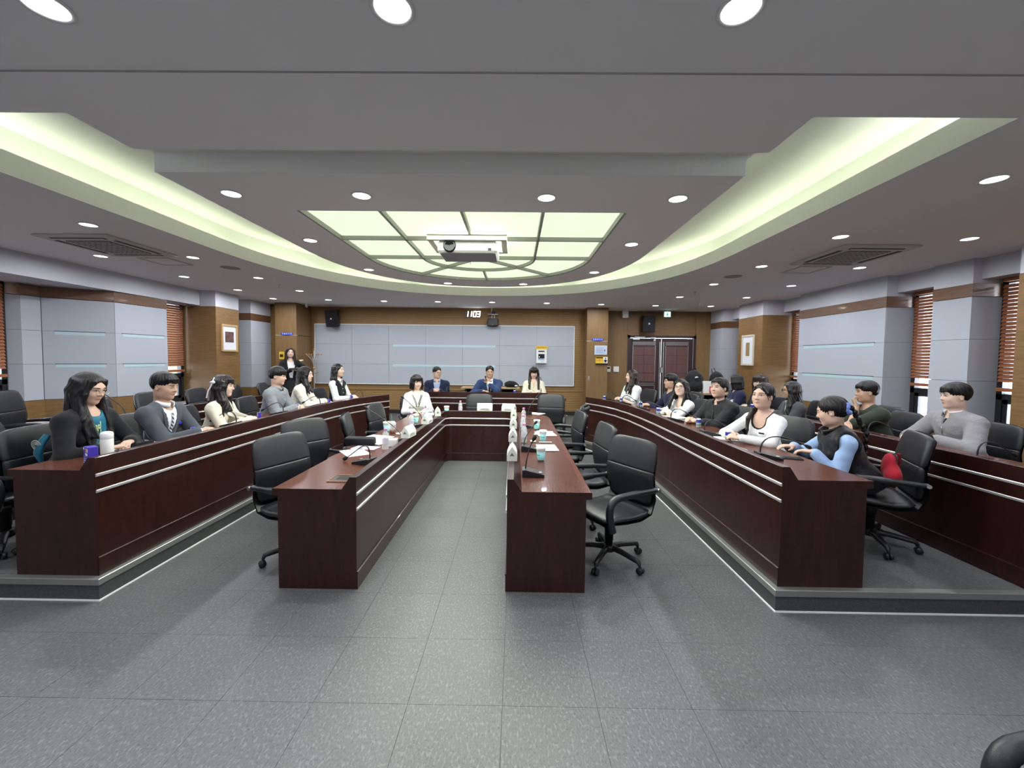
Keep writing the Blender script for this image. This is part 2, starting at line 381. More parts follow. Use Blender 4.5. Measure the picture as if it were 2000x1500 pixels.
def pillar(w, face, y0, y1, back, sgn):
    part(w, 'oak_pillar', 'oak', ((min(face, back), y0, .0), (max(face, back), y1, 2.595)), bev=.004)
    part(w, 'white_fascia', 'white', ((min(face+.004*sgn, back), y0+.004, 2.597), (max(face+.004*sgn, back), y1-.004, Z0)))
def window(n, w, xw, y0, y1, sgn, beam, zbot=1.37, sill=.69, flip=False):
    """xw = glass plane; dark frame, glass, timber blind drawn to zbot, beam over it"""
    r = struct(bpy.data.objects.new('window_%d' % n, None)); C.objects.link(r)
    ox = xw+.05*sgn; q = lambda a, b: (min(a, b), max(a, b))
    fx = q(xw-.03*sgn, xw+.05*sgn)
    part(r, 'window_frame', 'frame', ((fx[0], y0, sill), (fx[1], y0+.06, 2.66)), ((fx[0], y1-.06, sill), (fx[1], y1, 2.66)), ((fx[0], y0, sill), (fx[1], y1, sill+.07)), ((fx[0], y0, 2.60), (fx[1], y1, 2.66)), ((fx[0], y0, 1.18), (fx[1], y1, 1.25)))
    mx = q(xw-.012*sgn, xw+.03*sgn)
    part(r, 'sash_frame', 'frame', ((mx[0], y0+.06, sill+.07), (mx[1], y0+.11, 1.18)), ((mx[0], y1-.11, sill+.07), (mx[1], y1-.06, 1.18)), ((mx[0], y0+.06, sill+.07), (mx[1], y1-.06, sill+.12)), ((mx[0], y0+.06, 1.13), (mx[1], y1-.06, 1.18)))
    g = q(xw+.008*sgn, xw+.014*sgn)
    part(r, 'window_pane', 'glass', ((g[0], y0+.1, sill+.11), (g[1], y1-.1, 1.15))); part(r, 'window_pane', 'glass', ((g[0], y0+.05, 1.24), (g[1], y1-.05, 2.61)))
    part(w, 'wall_below_window', 'oak', ((min(xw-.02*sgn, xw+.1*sgn), y0, 0), (max(xw-.02*sgn, xw+.1*sgn), y1, sill-.03)))
    part(w, 'wall_over_window', 'white', ((min(xw-.02*sgn, xw+.1*sgn), y0, 2.66), (max(xw-.02*sgn, xw+.1*sgn), y1, Z0)))
    s = q(beam+.05*sgn, xw+.05*sgn); part(r, 'window_sill', 'sill', ((s[0], y0, sill-.03), (s[1], y1, sill)), bev=.006)
    part(w, 'window_beam', 'white', ((min(beam, xw), y0, 2.655), (max(beam, xw), y1, Z0)))
    # timber blind
    bx = xw-.075*sgn; bl = thing('venetian_blind', BLIND_LABEL[n], 'blind', (bx, (y0+y1)/2, zbot), 0, 'timber venetian blinds')
    wdt = (y1-y0)/2-.050
    part(bl, 'head_rail', 'blind', ((-.025, -wdt, 2.61-zbot), (.025, wdt, 2.65-zbot)))
    ns = 26; pit = (2.60-zbot-.05)/ns
    sl = MB().box((-.024, -wdt, -.0015), (.024, wdt, .0015)); me = None
    for i in range(ns):
        if me is None: o = sl.build('slat', M['blind'], bl, (0, 0, .05+i*pit)); me = o.data
        else: o = link(me, 'slat', bl, (0, 0, .05+i*pit))
        o.rotation_euler = (0, math.radians(-58*sgn), 0)
    part(bl, 'bottom_rail', 'blind', ((-.025, -wdt, -.085), (.025, wdt, -.045)))
    for yy in (-wdt*.55, wdt*.55): bl_c = MB().tube([(0, yy, -.03), (0, yy, 2.61-zbot)], .0015, 5).build('ladder_cord', M['blind'], bl)
    return r
BLIND_LABEL = {1: 'brown timber blind at far right edge beyond the white pillar', 2: 'brown timber blind between the two white blocks on the right', 3: 'narrow strip of timber blind beside the right oak pillar with picture',
               4: 'brown timber blind beside the left oak pillar with picture', 5: 'timber blind cut off by the left edge of the photo', 6: 'mostly hidden timber blind behind the right oak pillar'}
# right wall, near to far
pillar(wr, 5.43, 2.2, 4.47, XR+.2, 1)
window(1, wr, 5.99, 4.47, 5.06, 1, 5.70)
clad(wr, 5.595, 5.06, 5.53, XR+.2, .88, 1)
window(2, wr, 5.95, 5.53, 6.11, 1, 5.655)
clad(wr, 5.50, 6.11, 7.95, XR+.2, .88, 1, slot=(6.28, 7.80))
window(3, wr, 5.90, 7.95, 8.65, 1, 5.65)
pillar(wr, 5.21, 8.65, 9.57, XR+.2, 1)
window(6, wr, 5.62, 9.57, 10.2, 1, 5.40)
clad(wr, 5.165, 10.2, 10.9, XR+.2, .88, 1)
part(wr, 'wall_face', 'nearwall', ((XR, YN, 0), (XR+.2, 2.2, Z0)))
# left wall, near to far
part(wl, 'wall_face', 'nearwall', ((XL-.2, YN, 0), (XL, 4.75, Z0)))
window(5, wl, -7.16, 4.75, 5.60, -1, -6.34, zbot=1.37)
lw = MB()
def lpoly(z0, z1, name, m, grow=0.):
    P = [(-7.4, 5.60), (-7.12-grow*0, 5.60), (-6.98+grow, 5.66), (-6.98+grow, 5.91-grow), (-6.37+grow, 6.39-grow), (-6.33+grow, 7.31), (-7.4, 7.31)]
    return MB().prism(P, z0, z1).build(name, M[m] if isinstance(m, str) else m, wl)
lpoly(.0, .93, 'oak_dado', 'oak'); lpoly(.93, 2.44, 'block_core', 'panelgap', -.018); lpoly(2.445, 2.60, 'walnut_band', 'walnut', .003); lpoly(2.60, Z0, 'white_fascia', 'white', -.02)
def slab(a, b, z0, z1, name, m, t=.018, out=0.):
    a = Vector(a); b = Vector(b); d = (b-a).normalized(); n_ = Vector((d.y, -d.x)); a = a+d*.004+n_*out; b = b-d*.004+n_*out
    P = [a, b, b-n_*t, a-n_*t]; return MB().prism([(p.x, p.y) for p in P], z0, z1).build(name, M[m], wl)
LP = [(-7.12, 5.60), (-6.98, 5.66), (-6.98, 5.91), (-6.37, 6.39), (-6.33, 7.31)]
for a, b in zip(LP, LP[1:]):
    for z0_, z1_ in ((.935, 1.46), (1.46, 1.95), (1.95, 2.44)):
        slab(a, b, z0_+.0025, z1_-.0025, 'wall_panel', 'panel')
for a, b, f0, f1 in ((LP[2], LP[3], .16, .86), (LP[3], LP[4], .12, .93)):
    A_, B_ = Vector(a), Vector(b)
    for z in (1.955, 1.465):
        slab(A_.lerp(B_, f0), A_.lerp(B_, f1), z-.055, z-.008, 'glass_strip', 'strip', .012, .003); slab(A_.lerp(B_, f0-.01), A_.lerp(B_, f1+.01), z-.008, z+.002, 'strip_shadow_gap', 'joint', .012, .004)
window(4, wl, -6.72, 7.31, 8.08, -1, -6.36)
pillar(wl, -6.01, 8.08, 8.76, -7.4, -1)
part(wl, 'wall_face', 'white', ((-7.4, 8.76, 0), (-6.75, 9.36, Z0)))
clad(wl, -6.15, 9.36, 10.12, -7.4, .88, -1)
part(wl, 'ceiling_beam', 'white', ((-7.4, YN, 2.61), (-6.33, 8.08, Z0)))
# back wall
part(wb, 'oak_wall_face', 'oakslat', ((-5.6, YB, .0), (1.9, YB+.2, Z0)))
part(wb, 'oak_corner', 'oak', ((-7.4, 10.12, 0), (-5.6, YB+.2, Z0)))
part(wb, 'oak_pillar', 'oakv', ((-5.86, 9.82, 0), (-5.34, YB+.1, 2.12)), bev=.003); part(wb, 'oak_pillar_upper', 'oakv', ((-5.86, 9.82, 2.13), (-5.34, YB+.1, Z0)), bev=.003)
part(wb, 'oak_pillar', 'oakv', ((1.77, 10.185, 0), (2.30, YB+.4, 2.075)), bev=.003); part(wb, 'oak_pillar_upper', 'oakv', ((1.77, 10.185, 2.085), (2.30, YB+.4, Z0)), bev=.003)
part(wb, 'pillar_joint', M['paper'], ((-5.855, 9.826, 2.118), (-5.345, 9.9, 2.131)), ((1.775, 10.191, 2.074), (2.295, 10.3, 2.086)))
YD = 10.84
part(wb, 'door_wall_oak', 'oakv', ((2.3, YD, 0), (2.97, YD+.2, Z0)), ((4.79, YD, 0), (5.3, YD+.2, Z0)))
part(wb, 'door_head_panel', 'oak', ((2.985, YD+.004, 2.30), (4.775, YD+.2, Z0)))
part(wb, 'door_head_trim', 'oakv', ((2.965, YD-.012, 2.27), (4.795, YD+.02, 2.305)), ((2.965, YD-.012, 2.27), (2.99, YD+.02, Z0)), ((4.77, YD-.012, 2.27), (4.795, YD+.02, Z0)))
struct(part(None, 'baseboard_back', 'base', ((-5.33, YB-.015, .145), (1.76, YB+.01, .25)), ((2.31, YD-.015, .145), (2.96, YD+.01, .25))))
part(wb, 'dado_rail', 'oak', ((-5.33, YB-.008, .755), (1.76, YB+.01, .775)))
bx0, bx1, bz0, bz1 = -5.225, 1.495, .93, 2.45
brd = MB().box((bx0, YB-.03, bz0), (bx1, YB+.005, bz1)).build('panel_backing', M['panelgap'], wb)
cw_ = (bx1-bx0)/7
zr = [bz0, 1.43, 1.945, bz1]
for i in range(7):
    for j in range(3):
        part(wb, 'wall_panel', 'panel', ((bx0+i*cw_+.003, YB-.045, zr[j]+.003), (bx0+(i+1)*cw_-.003, YB-.028, zr[j+1]-.003)))
part(wb, 'panel_frame', 'plastic', ((bx0-.02, YB-.05, bz0-.02), (bx0, YB, bz1+.02)), ((bx1, YB-.05, bz0-.02), (bx1+.02, YB, bz1+.02)), ((bx0-.02, YB-.05, bz0-.02), (bx1+.02, YB, bz0)), ((bx0-.02, YB-.05, bz1), (bx1+.02, YB, bz1+.02)))
for z in (1.945, 1.43): part(wb, 'glass_strip', 'strip', ((-3.2, YB-.049, z-.052), (-.53, YB-.04, z+.004)))
# door: two brown leaves in a dark frame
dr = struct(bpy.data.objects.new('door_1', None)); C.objects.link(dr)
part(dr, 'door_frame', 'doordk', ((2.975, YD-.02, .145), (3.04, YD+.08, 2.27)), ((4.72, YD-.02, .145), (4.785, YD+.08, 2.27)), ((2.975, YD-.02, 2.20), (4.785, YD+.08, 2.27)))
for k, (a, b) in enumerate(((3.045, 3.875), (3.885, 4.715))):
    lf = part(dr, 'door_leaf', 'doordk', ((a, YD+.02, .15), (b, YD+.06, 2.195)))
    x0, x1 = (a+.07, b-.15) if k == 0 else (a+.10, b-.12)
    zt = 2.00
    for c in range(2):
        for r_ in range(4):
            w_ = (x1-x0-.03)/2; part(lf, 'door_panel', 'door', ((x0+.012+c*(w_+.006), YD+.008, zt-.02-(r_+1)*.235), (x0+.012+c*(w_+.006)+w_, YD+.022, zt-.02-r_*.235-.008)))
    for zz in (2.09, 2.065, 2.04, 2.015, 1.00, .975, .95): part(lf, 'metal_bar', 'steelsoft', ((x0, YD+.006, zz), (x1, YD+.022, zz+.009)))
    part(lf, 'metal_frame', 'steelsoft', ((x0, YD+.004, 1.02), (x0+.012, YD+.022, zt)), ((x1-.012, YD+.004, 1.02), (x1, YD+.022, zt)), ((x0, YD+.004, .25), (x0+.012, YD+.022, .93)), ((x1-.012, YD+.004, .25), (x1, YD+.022, .93)), ((x0, YD+.004, .93), (x1, YD+.022, .942)))
    part(lf, 'pull_bar', 'steelsoft', (((b-.06) if k == 0 else (a+.03), YD-.02, .55), ((b-.035) if k == 0 else (a+.055), YD+.022, 2.10)))
part(dr, 'lock_plate', 'steelsoft', ((3.86, YD-.015, 1.28), (3.92, YD+.02, 1.42))); part(dr, 'door_closer', 'steelsoft', ((3.10, YD-.05, 2.15), (3.28, YD+.02, 2.19)), ((3.15, YD-.05, 2.215), (3.42, YD+.0, 2.235)))
part(dr, 'door_sensor', 'plastic', ((3.58, YD-.04, 2.18), (3.70, YD+.02, 2.225)), ((3.66, YD-.04, 2.12), (3.70, YD+.02, 2.18)))
# ------------------------------------------------------------------ luminous ceiling panel
pane_m = mat('lit_diffuser', (.9, .95, .85), .5, emit=(.86, 1.0, .72), estr=.80)
mull_m = mat('grey_mullion', (.40, .40, .37), .5)
lp = thing('luminous_ceiling_panel', 'large glowing ceiling panel with curved far edge and grey mullions', 'ceiling light', (-.5, 3.635, Z0+.06))
PX, PY = -.5, 3.635; R1 = 1.455; R2 = .73; YS = 5.38-PY
g_ = .017
def pane(poly): MB().prism(poly, -.012, 0).build('glowing_pane', pane_m, lp)
xs_ = [-R1, -R2, 0, R2, R1]; ys_ = [0, .90, YS]
for i in range(4):
    for j in range(2):
        pane([(xs_[i]+g_, ys_[j]+g_), (xs_[i+1]-g_, ys_[j]+g_), (xs_[i+1]-g_, ys_[j+1]-g_), (xs_[i]+g_, ys_[j+1]-g_)])
def ring(r0, r1, a0, a1):
    da0 = g_/max(r1, .3); n = 12
    out = [(r1*math.cos(a0+da0+(a1-a0-2*da0)*k/n), YS+max(g_, r1*math.sin(a0+da0+(a1-a0-2*da0)*k/n))) for k in range(n+1)]
    if r0 < .05: return [(out[0][0]*.0 + .04*math.cos((a0+a1)/2), YS+max(g_, .04*math.sin((a0+a1)/2)))] + out
    db = g_/r0
    inn = [(r0*math.cos(a0+db+(a1-a0-2*db)*k/n), YS+max(g_, r0*math.sin(a0+db+(a1-a0-2*db)*k/n))) for k in range(n+1)]
    return out + inn[::-1]
A45 = math.radians(47)
for a0, a1 in ((0, A45), (A45, PI-A45), (PI-A45, PI)): pane(ring(0, R2-g_, a0, a1))
for a0, a1 in ((0, A45), (A45, PI/2), (PI/2, PI-A45), (PI-A45, PI)): pane(ring(R2+g_, R1-g_, a0, a1))
def bar(p, q, w=.026, z0=-.055, z1=-.012): 
    p, q = Vector(p), Vector(q); d = (q-p).normalized(); n_ = Vector((-d.y, d.x))*w/2
    MB().prism([tuple(v) for v in (p-n_, q-n_, q+n_, p+n_)], z0, z1).build('mullion', mull_m, lp)
for x in (-R2, 0, R2): bar((x, 0), (x, YS))
for y in ys_[1:]: bar((-R1, y), (R1, y))
for s_ in (-1, 1): bar((0, YS), (s_*R1*math.cos(A45), YS+R1*math.sin(A45)), .022)
bar((0, YS+R2), (0, YS+R1), .024)
for r_ in (R2, R1-.004):
    am = MB(); sweep(am, [(r_*math.cos(PI*k/30), YS+r_*math.sin(PI*k/30)) for k in range(31)], [(-.013, -.055), (-.013, -.012), (.013, -.012), (.013, -.055)]); am.build('curved_mullion', mull_m, lp)
fr = MB(); sweep(fr, [(R1, YS), (R1, 0), (-R1, 0), (-R1, YS)], [(-.012, -.056), (-.012, -.01), (.012, -.01), (.012, -.056)]); fr.build('panel_edge', mull_m, lp)
MB().prism([(x, y-PY) for x, y in [(p[0]-PX, p[1]) for p in PAN]], .0, .006).build('panel_back', M['plastic'], lp)
pd = lamp_data('panel_glow', 'AREA', shape='RECTANGLE', size=2.7, size_y=2.7, energy=170, color=(.94, 1.0, .88))
o = bpy.data.objects.new('panel_glow', pd); C.objects.link(o); o.parent = lp; o.location = (0, 1.5, -.07)
# projector hung in a square frame
pj = thing('ceiling_projector', 'white projector with black lens hanging from the glowing ceiling panel', 'projector', (-.53, 4.46, Z0-.03))
cream = mat('cream_metal', (.55, .54, .47), .5)
part(pj, 'lift_frame', cream, ((-.42, -.16, -.02), (.42, -.10, .035)), ((-.42, .34, -.02), (.42, .40, .035)), ((-.42, -.10, -.02), (-.36, .34, .035)), ((.36, -.10, -.02), (.42, .34, .035)))
pb = part(pj, 'projector_body', mat('projector_white', (.62, .63, .58), .45), ((-.32, -.10, -.135), (.32, .33, .0)), bev=.02)
ln = MB(); ln.lathe([(.0, .0), (.045, .002), (.06, .012), (.068, .004), (.070, -.02)], 24, M=facing((-.19, -.105, -.068), (1, 0, 0), (0, 0, 1))); ln.build('lens', mat('lens_black', (.006, .006, .008), .12), pb)
part(pb, 'sensor_window', 'black', ((.22, -.104, -.115), (.255, -.098, -.09))); part(pb, 'underside_plate', mat('grey_plate', (.26, .26, .27), .5), ((-.30, -.07, -.141), (.30, .31, -.134)))
part(pj, 'hanger', cream, ((-.05, .05, .0), (.05, .15, .09)))
MB().tube([(-.02, .36, -.01), (-.02, .37, -.16)], .003, 5).build('cable', M['black'], pj)
# ------------------------------------------------------------------ downlights
ring_m = mat('white_trim_ring', (.75, .75, .76), .5); lens_m = mat('lit_lens', (1, 1, 1), .5, emit=(.97, .97, 1.0), estr=7.)
LD = lamp_data('downlight_lamp', 'AREA', shape='DISK', size=.13, energy=LAMP_W, color=(.93, .95, 1.0), spread=math.radians(175))
dl0 = thing('downlight', 'x', 'downlight', (0, 0, Z0))
MB().lathe([(.066, -.001), (.082, -.001), (.084, -.004), (.078, -.008), (.067, -.006), (.066, -.001)], 28).build('trim_ring', ring_m, dl0)
MB().lathe([(.0, -.004), (.067, -.0035)], 28).build('lit_lens', lens_m, dl0)
lo_ = bpy.data.objects.new('downlight_lamp', LD); C.objects.link(lo_); lo_.parent = dl0; lo_.location = (0, 0, -.012)
DL = []
rows = {'near row above the camera': [(-1.76, 1.545), (-.47, 1.55), (.81, 1.55), (-3.05, 1.55), (2.1, 1.55)],
        'front row of the ceiling island': [(-2.286, 3.27), (-1.25, 3.29), (.23, 3.305), (1.28, 3.305)]}
def dl(x, y, lab, grp):
    if not DL: dl0.location = (x, y, Z0); o = tag(dl0, lab, 'downlight', grp)
    else: o = dup(dl0, (x, y, Z0), 0, lab, 'downlight', grp)
    DL.append(o)
gi = 'downlights in the ceiling island'; go = 'downlights in the outer ceiling'
for n, (x, y) in zip(('round ceiling downlight cut off at the top left corner', 'round downlight at the top edge left of centre', 'round downlight at the top edge right of centre'), rows['near row above the camera']): dl(x, y, n, 'downlights above the camera')
for x, y in rows['near row above the camera'][3:] + [(x, y) for y in (.2, -1.3) for x in (-4.2, -1.8, .6, 3.1)]: dl(x, y, 'round downlight out of view near the camera', 'downlights out of view')
for n, (x, y) in zip(('leftmost', 'second from left', 'second from right', 'rightmost'), rows['front row of the ceiling island']): dl(x, y, n + ' downlight in the row nearest the glowing panel front', gi)
for x, y, n in ((-2.305, 4.55, 'downlight left of the middle of the glowing panel'), (1.28, 4.60, 'downlight right of the middle of the glowing panel'), (-2.19, 6.03, 'downlight beside the left end of the panel curve'), (1.15, 6.08, 'downlight beside the right end of the panel curve'), (-1.19, 7.06, 'left of the two downlights beyond the panel curve'), (.115, 7.08, 'right of the two downlights beyond the panel curve')): dl(x, y, n, gi)
on = ('first', 'second', 'third', 'fourth', 'fifth', 'sixth', 'seventh', 'eighth', 'ninth', 'tenth')
for k, y in enumerate((4.07, 5.38, 6.74, 8.02, 9.25)): dl(-4.29, y, on[k] + ' downlight from the camera along the inner left ceiling row', go)
for k, y in enumerate((5.35, 6.69, 7.98, 9.14)): dl(-5.49, y, on[k] + ' downlight from the camera along the outer left ceiling row', go)
dl(-5.45, 4.0, 'round downlight out of view near the camera', 'downlights out of view'); dl(-4.27, 2.85, 'round downlight out of view near the camera', 'downlights out of view')
for k, y in enumerate((2.92, 4.26, 5.60, 6.93, 8.35)): dl(3.33, y, on[k] + ' downlight from the camera along the inner right ceiling row', go)
for k, y in enumerate((4.29, 5.63, 7.0, 8.34)): dl(4.68, y, on[k] + ' downlight from the camera along the outer right ceiling row', go)
dl(4.7, 2.9, 'round downlight out of view near the camera', 'downlights out of view')
for k, (x, y) in enumerate(((-3.06, 9.38), (-1.815, 9.39), (-.563, 9.40), (.704, 9.46), (1.99, 9.58), (3.30, 9.70), (4.61, 9.71))): dl(x, y, on[k] + ' downlight from the left in the row along the back wall', go)
# ------------------------------------------------------------------ air conditioners and small ceiling fittings
ac_m = mat('ac_white', (.58, .57, .57), .6); gr_m = mat('ac_grille', (.17, .16, .16), .7, noise=(60, .6, 'Object'))
def cassette(loc, lab, sg):
    a = thing('air_conditioner_cassette', lab, 'air conditioner', loc, 0, 'ceiling air conditioners')
    part(a, 'face_plate', ac_m, ((-.42, -.46, -.022), (.42, .46, 0)), bev=.008)
    gb = part(a, 'intake_grille', gr_m, ((-.24, -.27, -.030), (.24, .27, -.02)))
    for k in range(9): part(gb, 'grille_bar', ac_m, ((-.24, -.26+k*.062, -.033), (.24, -.255+k*.062, -.029)))
    for k in range(8): part(gb, 'grille_bar', ac_m, ((-.235+k*.064, -.27, -.033), (-.230+k*.064, .27, -.029)))
    for s_ in (-1, 1):
        part(a, 'air_louvre', 'joint', ((-.30, s_*.36-.022, -.026), (.30, s_*.36+.022, -.021))); part(a, 'air_louvre', 'joint', ((s_*.335-.022, -.28, -.026), (s_*.335+.022, .28, -.021)))
        part(a, 'louvre_blade', ac_m, ((-.29, s_*.36-.012, -.034), (.29, s_*.36+.004, -.028)))
    hb = thing('ceiling_access_hatch', lab.replace('air conditioner cassette', 'access hatch beside the air conditioner').replace('square ', 'small '), 'hatch', (loc[0]+.02*sg, loc[1]+.78, loc[2]), 0, 'ceiling access hatches')
    part(hb, 'hatch_rim', ac_m, ((-.21, -.21, -.012), (-.19, .21, 0)), ((.19, -.21, -.012), (.21, .21, 0)), ((-.19, -.21, -.012), (.19, -.19, 0)), ((-.19, .19, -.012), (.19, .21, 0)))
    part(hb, 'hatch_door', M['ceil'], ((-.188, -.188, -.006), (.188, .188, 0))); part(hb, 'hatch_note', 'paper', ((.0, -.16, -.008), (.15, .0, -.006)))
cassette((-4.83, 4.83, Z0-.001), 'square white air conditioner cassette in the left ceiling', -1); cassette((4.02, 4.98, Z0-.001), 'square white air conditioner cassette in the right ceiling', 1)
def cdisc(name, lab, cat, x, y, r, m, h=.012):
    tag(MB().lathe([(0, -h), (r*.72, -h), (r*.8, -h*.6), (r*.95, -h*.6), (r, 0)], 24).build(name, m, None, (x, y, Z0)), lab, cat)
spk = mat('speaker_mesh', (.33, .32, .33), .8)
cdisc('ceiling_speaker', 'round grey speaker grille flush in the left ceiling', 'speaker', -4.23, 6.0, .13, spk, .006); cdisc('ceiling_speaker', 'round grey speaker grille flush in the right ceiling', 'speaker', 3.31, 6.29, .13, spk, .006)
def sprinkler(x, y, lab):
    a = thing('sprinkler_head', lab, 'sprinkler', (x, y, Z0)); MB().lathe([(0, -.006), (.03, -.006), (.035, 0)], 16).build('escutcheon', M['steelsoft'], a)
    MB().lathe([(.008, -.006), (.008, -.05), (.0, -.05)], 10).build('stem', M['steelsoft'], a); MB().lathe([(0, -.056), (.022, -.054), (.022, -.050), (0, -.05)], 14).build('deflector', M['steelsoft'], a)
sprinkler(-4.31, 7.36, 'small metal sprinkler head in the left ceiling'); sprinkler(3.36, 7.72, 'small metal sprinkler head in the right ceiling')
# ------------------------------------------------------------------ wall things
def wall_speaker(loc, rz, tilt, lab, wd, ht):
    s = thing('wall_speaker', lab, 'speaker', loc, rz, 'black wall speakers')
    T = Matrix.Rotation(tilt, 4, 'X')
    b = MB(); P = [(-wd/2, -.12), (wd/2, -.12), (wd/2-.035, .10), (-wd/2+.035, .10)]
    b.prism([(x, y) for x, y in P], -ht/2, ht/2, M=T); b.build('cabinet', M['black'], s)
    MB().box((-wd/2+.012, -.127, -ht/2+.012), (wd/2-.012, -.119, ht/2-.012), M=T, bev=.004).build('grille', M['blackm'], s)
    MB().box((-.018, -.131, -.02), (.018, -.126, .02), M=T).build('badge', M['plastic'], s)
    part(s, 'wall_bracket', 'black', ((-.04, .02, -.04), (.04, .24, .04)))
wall_speaker((-4.68, YB-.20, 2.60), 0, math.radians(14), 'large black speaker on the wall over the left of the white panelling', .30, .42)
wall_speaker((3.43, YD-.20, 2.56), 0, math.radians(4), 'large black speaker on the oak panel above the double door', .31, .43)
cs = thing('ceiling_mount_speaker', 'small black box and white bracket hung beside the digital clock', 'speaker', (-.60, YB-.12, 2.53))
part(cs, 'cabinet', 'black', ((-.135, -.1, -.085), (.135, .09, .10)), bev=.01); part(cs, 'indicator', 'plastic', ((-.008, -.104, -.07), (.008, -.099, -.055)))
part(cs, 'shelf_plate', 'plastic', ((-.13, -.1, .20), (.13, .1, .212))); part(cs, 'bracket_arm', 'plastic', ((-.05, -.01, .21), (-.02, .02, .36))); part(cs, 'bracket_arm', 'plastic', ((-.035, -.02, .10), (-.02, .0, .20))); part(cs, 'bracket_arm', 'plastic', ((.035, -.02, .10), (.05, .0, .20)))
part(cs, 'camera_dome', 'frame', ((-.04, -.06, .212), (.06, .06, .29)), bev=.02)
# digital clock 11:03
ck = thing('digital_clock', 'glowing white digital clock reading 11 03 on the back wall', 'clock', (-1.13, YB-.03, 2.755))
seg_on = mat('lit_segment', (1, 1, 1), .5, emit=(.95, .97, 1), estr=5.); seg_off = mat('unlit_segment', (.45, .45, .45), .4)
SEG = {'0': 'abcdef', '1': 'bc', '3': 'abcdg'}
def digit(ch, cx, w=.068, h=.135, t=.020, sk=.12):
    sp = {'a': ((-w/2, h/2), (w/2, h/2)), 'g': ((-w/2, 0), (w/2, 0)), 'd': ((-w/2, -h/2), (w/2, -h/2)), 'f': ((-w/2, h/2), (-w/2, 0)), 'b': ((w/2, h/2), (w/2, 0)), 'e': ((-w/2, 0), (-w/2, -h/2)), 'c': ((w/2, 0), (w/2, -h/2))}
    for s_, (p, q) in sp.items():
        on_ = s_ in SEG[ch]
        if ch == '1' and not on_ and s_ in 'ag' : continue
        p, q = Vector(p), Vector(q); d = (q-p).normalized(); n_ = Vector((-d.y, d.x))*t/2*(1 if on_ else .35); p = p+d*.004; q = q-d*.004
        pts = [p-n_, q-n_, q+d*t*.4, q+n_, p+n_, p-d*t*.4]
        MB().prism([(v.x+cx+v.y*sk, v.y) for v in pts], 0, .012, M=facing((0, 0, 0), (1, 0, 0), (0, 0, 1))).build('digit_segment', seg_on if on_ else seg_off, ck)
for ch, cx in zip('1103', (-.155, -.065, .055, .155)): digit(ch, cx)
part(ck, 'clock_back', mat('clock_back', (.10, .06, .035), .5), ((-.21, .003, -.09), (.21, .03, .09)))
# first-aid cabinet, posters, plaques
bl_ink = mat('blue_ink', (.02, .05, .30), .6); dk_ink = mat('dark_ink', (.03, .03, .04), .6); ye = mat('warning_yellow', (.80, .52, .03), .5); rd_ink = mat('red_ink', (.55, .05, .04), .6)
ae = thing('defibrillator_cabinet', 'white wall cabinet with yellow top sign on the back panelling', 'cabinet', (.66, YB-.05, 1.71))
F0 = lambda x, y, z: facing((x, y, z), (1, 0, 0), (0, 0, 1))
part(ae, 'cabinet_box', 'plastic', ((-.135, -.10, -.21), (.135, .01, .20)), bev=.008); part(ae, 'yellow_sign', ye, ((-.15, -.105, .15), (.15, -.095, .235)))
text('자동심장충격기', .042, dk_ink, ae, F0(0, -.106, .192)); part(ae, 'dark_label', 'blackm', ((-.085, -.106, .085), (.075, -.099, .115))); part(ae, 'window', 'blackm', ((-.085, -.106, -.085), (.075, -.099, .03)))
part(ae, 'window_knob', 'plastic', ((-.07, -.112, -.06), (-.045, -.105, -.03))); part(ae, 'blue_label', mat('light_blue', (.25, .40, .75), .6), ((-.085, -.106, -.125), (.075, -.099, -.10)))
text('▪ ▪', .05, dk_ink, ae, F0(.02, -.106, -.17))
ps = thing('notice_board', 'white notice with faint lines on the right oak pillar', 'notice', (2.125, 10.175, 1.85))
part(ps, 'notice_sheet', mat('pale_notice', (.62, .67, .75), .5), ((-.155, -.012, -.115), (.155, .008, .115))); part(ps, 'notice_face', mat('notice_face', (.50, .58, .70), .5), ((-.14, -.014, -.10), (.14, -.011, .10)))
for k, z in enumerate((.05, .02, -.01, -.04, -.07)): part(ps, 'printed_line', bl_ink, ((-.12, -.0155, z), (.08-.03*(k % 2), -.013, z+.006)))
part(ps, 'printed_mark', dk_ink, ((.085, -.0155, -.03), (.105, -.013, .02)))
yp = thing('warning_sign', 'yellow warning sign with black figure on the right oak pillar', 'sign', (2.15, 10.175, 1.585))
part(yp, 'sign_plate', ye, ((-.15, -.012, -.10), (.15, .008, .10))); part(yp, 'white_field', 'paper', ((.045, -.014, -.058), (.145, -.011, .095))); part(yp, 'black_footer', 'blackm', ((-.15, -.014, -.10), (.15, -.011, -.065))); part(yp, 'heading', 'blackm', ((-.14, -.014, .06), (.03, -.011, .09)))
text('소화기', .06, rd_ink, yp, F0(-.055, -.0145, .01)); fg = MB()
fg.ell((.095, -.015, .065), (.016, .003, .016)); fg.prism([(-.05, -.02), (-.01, .012), (.01, .012), (.05, -.02), (.03, -.03), (.012, -.008), (.028, -.06), (-.028, -.06), (-.012, -.008), (-.03, -.03)], 0, .004, M=F0(.095, -.0142, .022)); fg.build('figure', M['blackm'], yp)
def plaque(loc, lab):
    p = thing('blue_plaque', lab, 'plaque', loc, 0, 'blue plaques on the pillars'); blu = mat('plaque_blue', (.03, .06, .50), .4)
    w, h = .145, .036; P = [(w*math.copysign(min(1, abs(math.cos(t))*1.25), math.cos(t)), h*math.sin(t)) for t in [2*PI*k/24 for k in range(24)]]
    MB().prism(P, 0, .008, M=F0(0, 0, 0)).build('plate', blu, p); text('청 렴 한 의 회', .042, M['paper'], p, F0(0, -.009, 0))
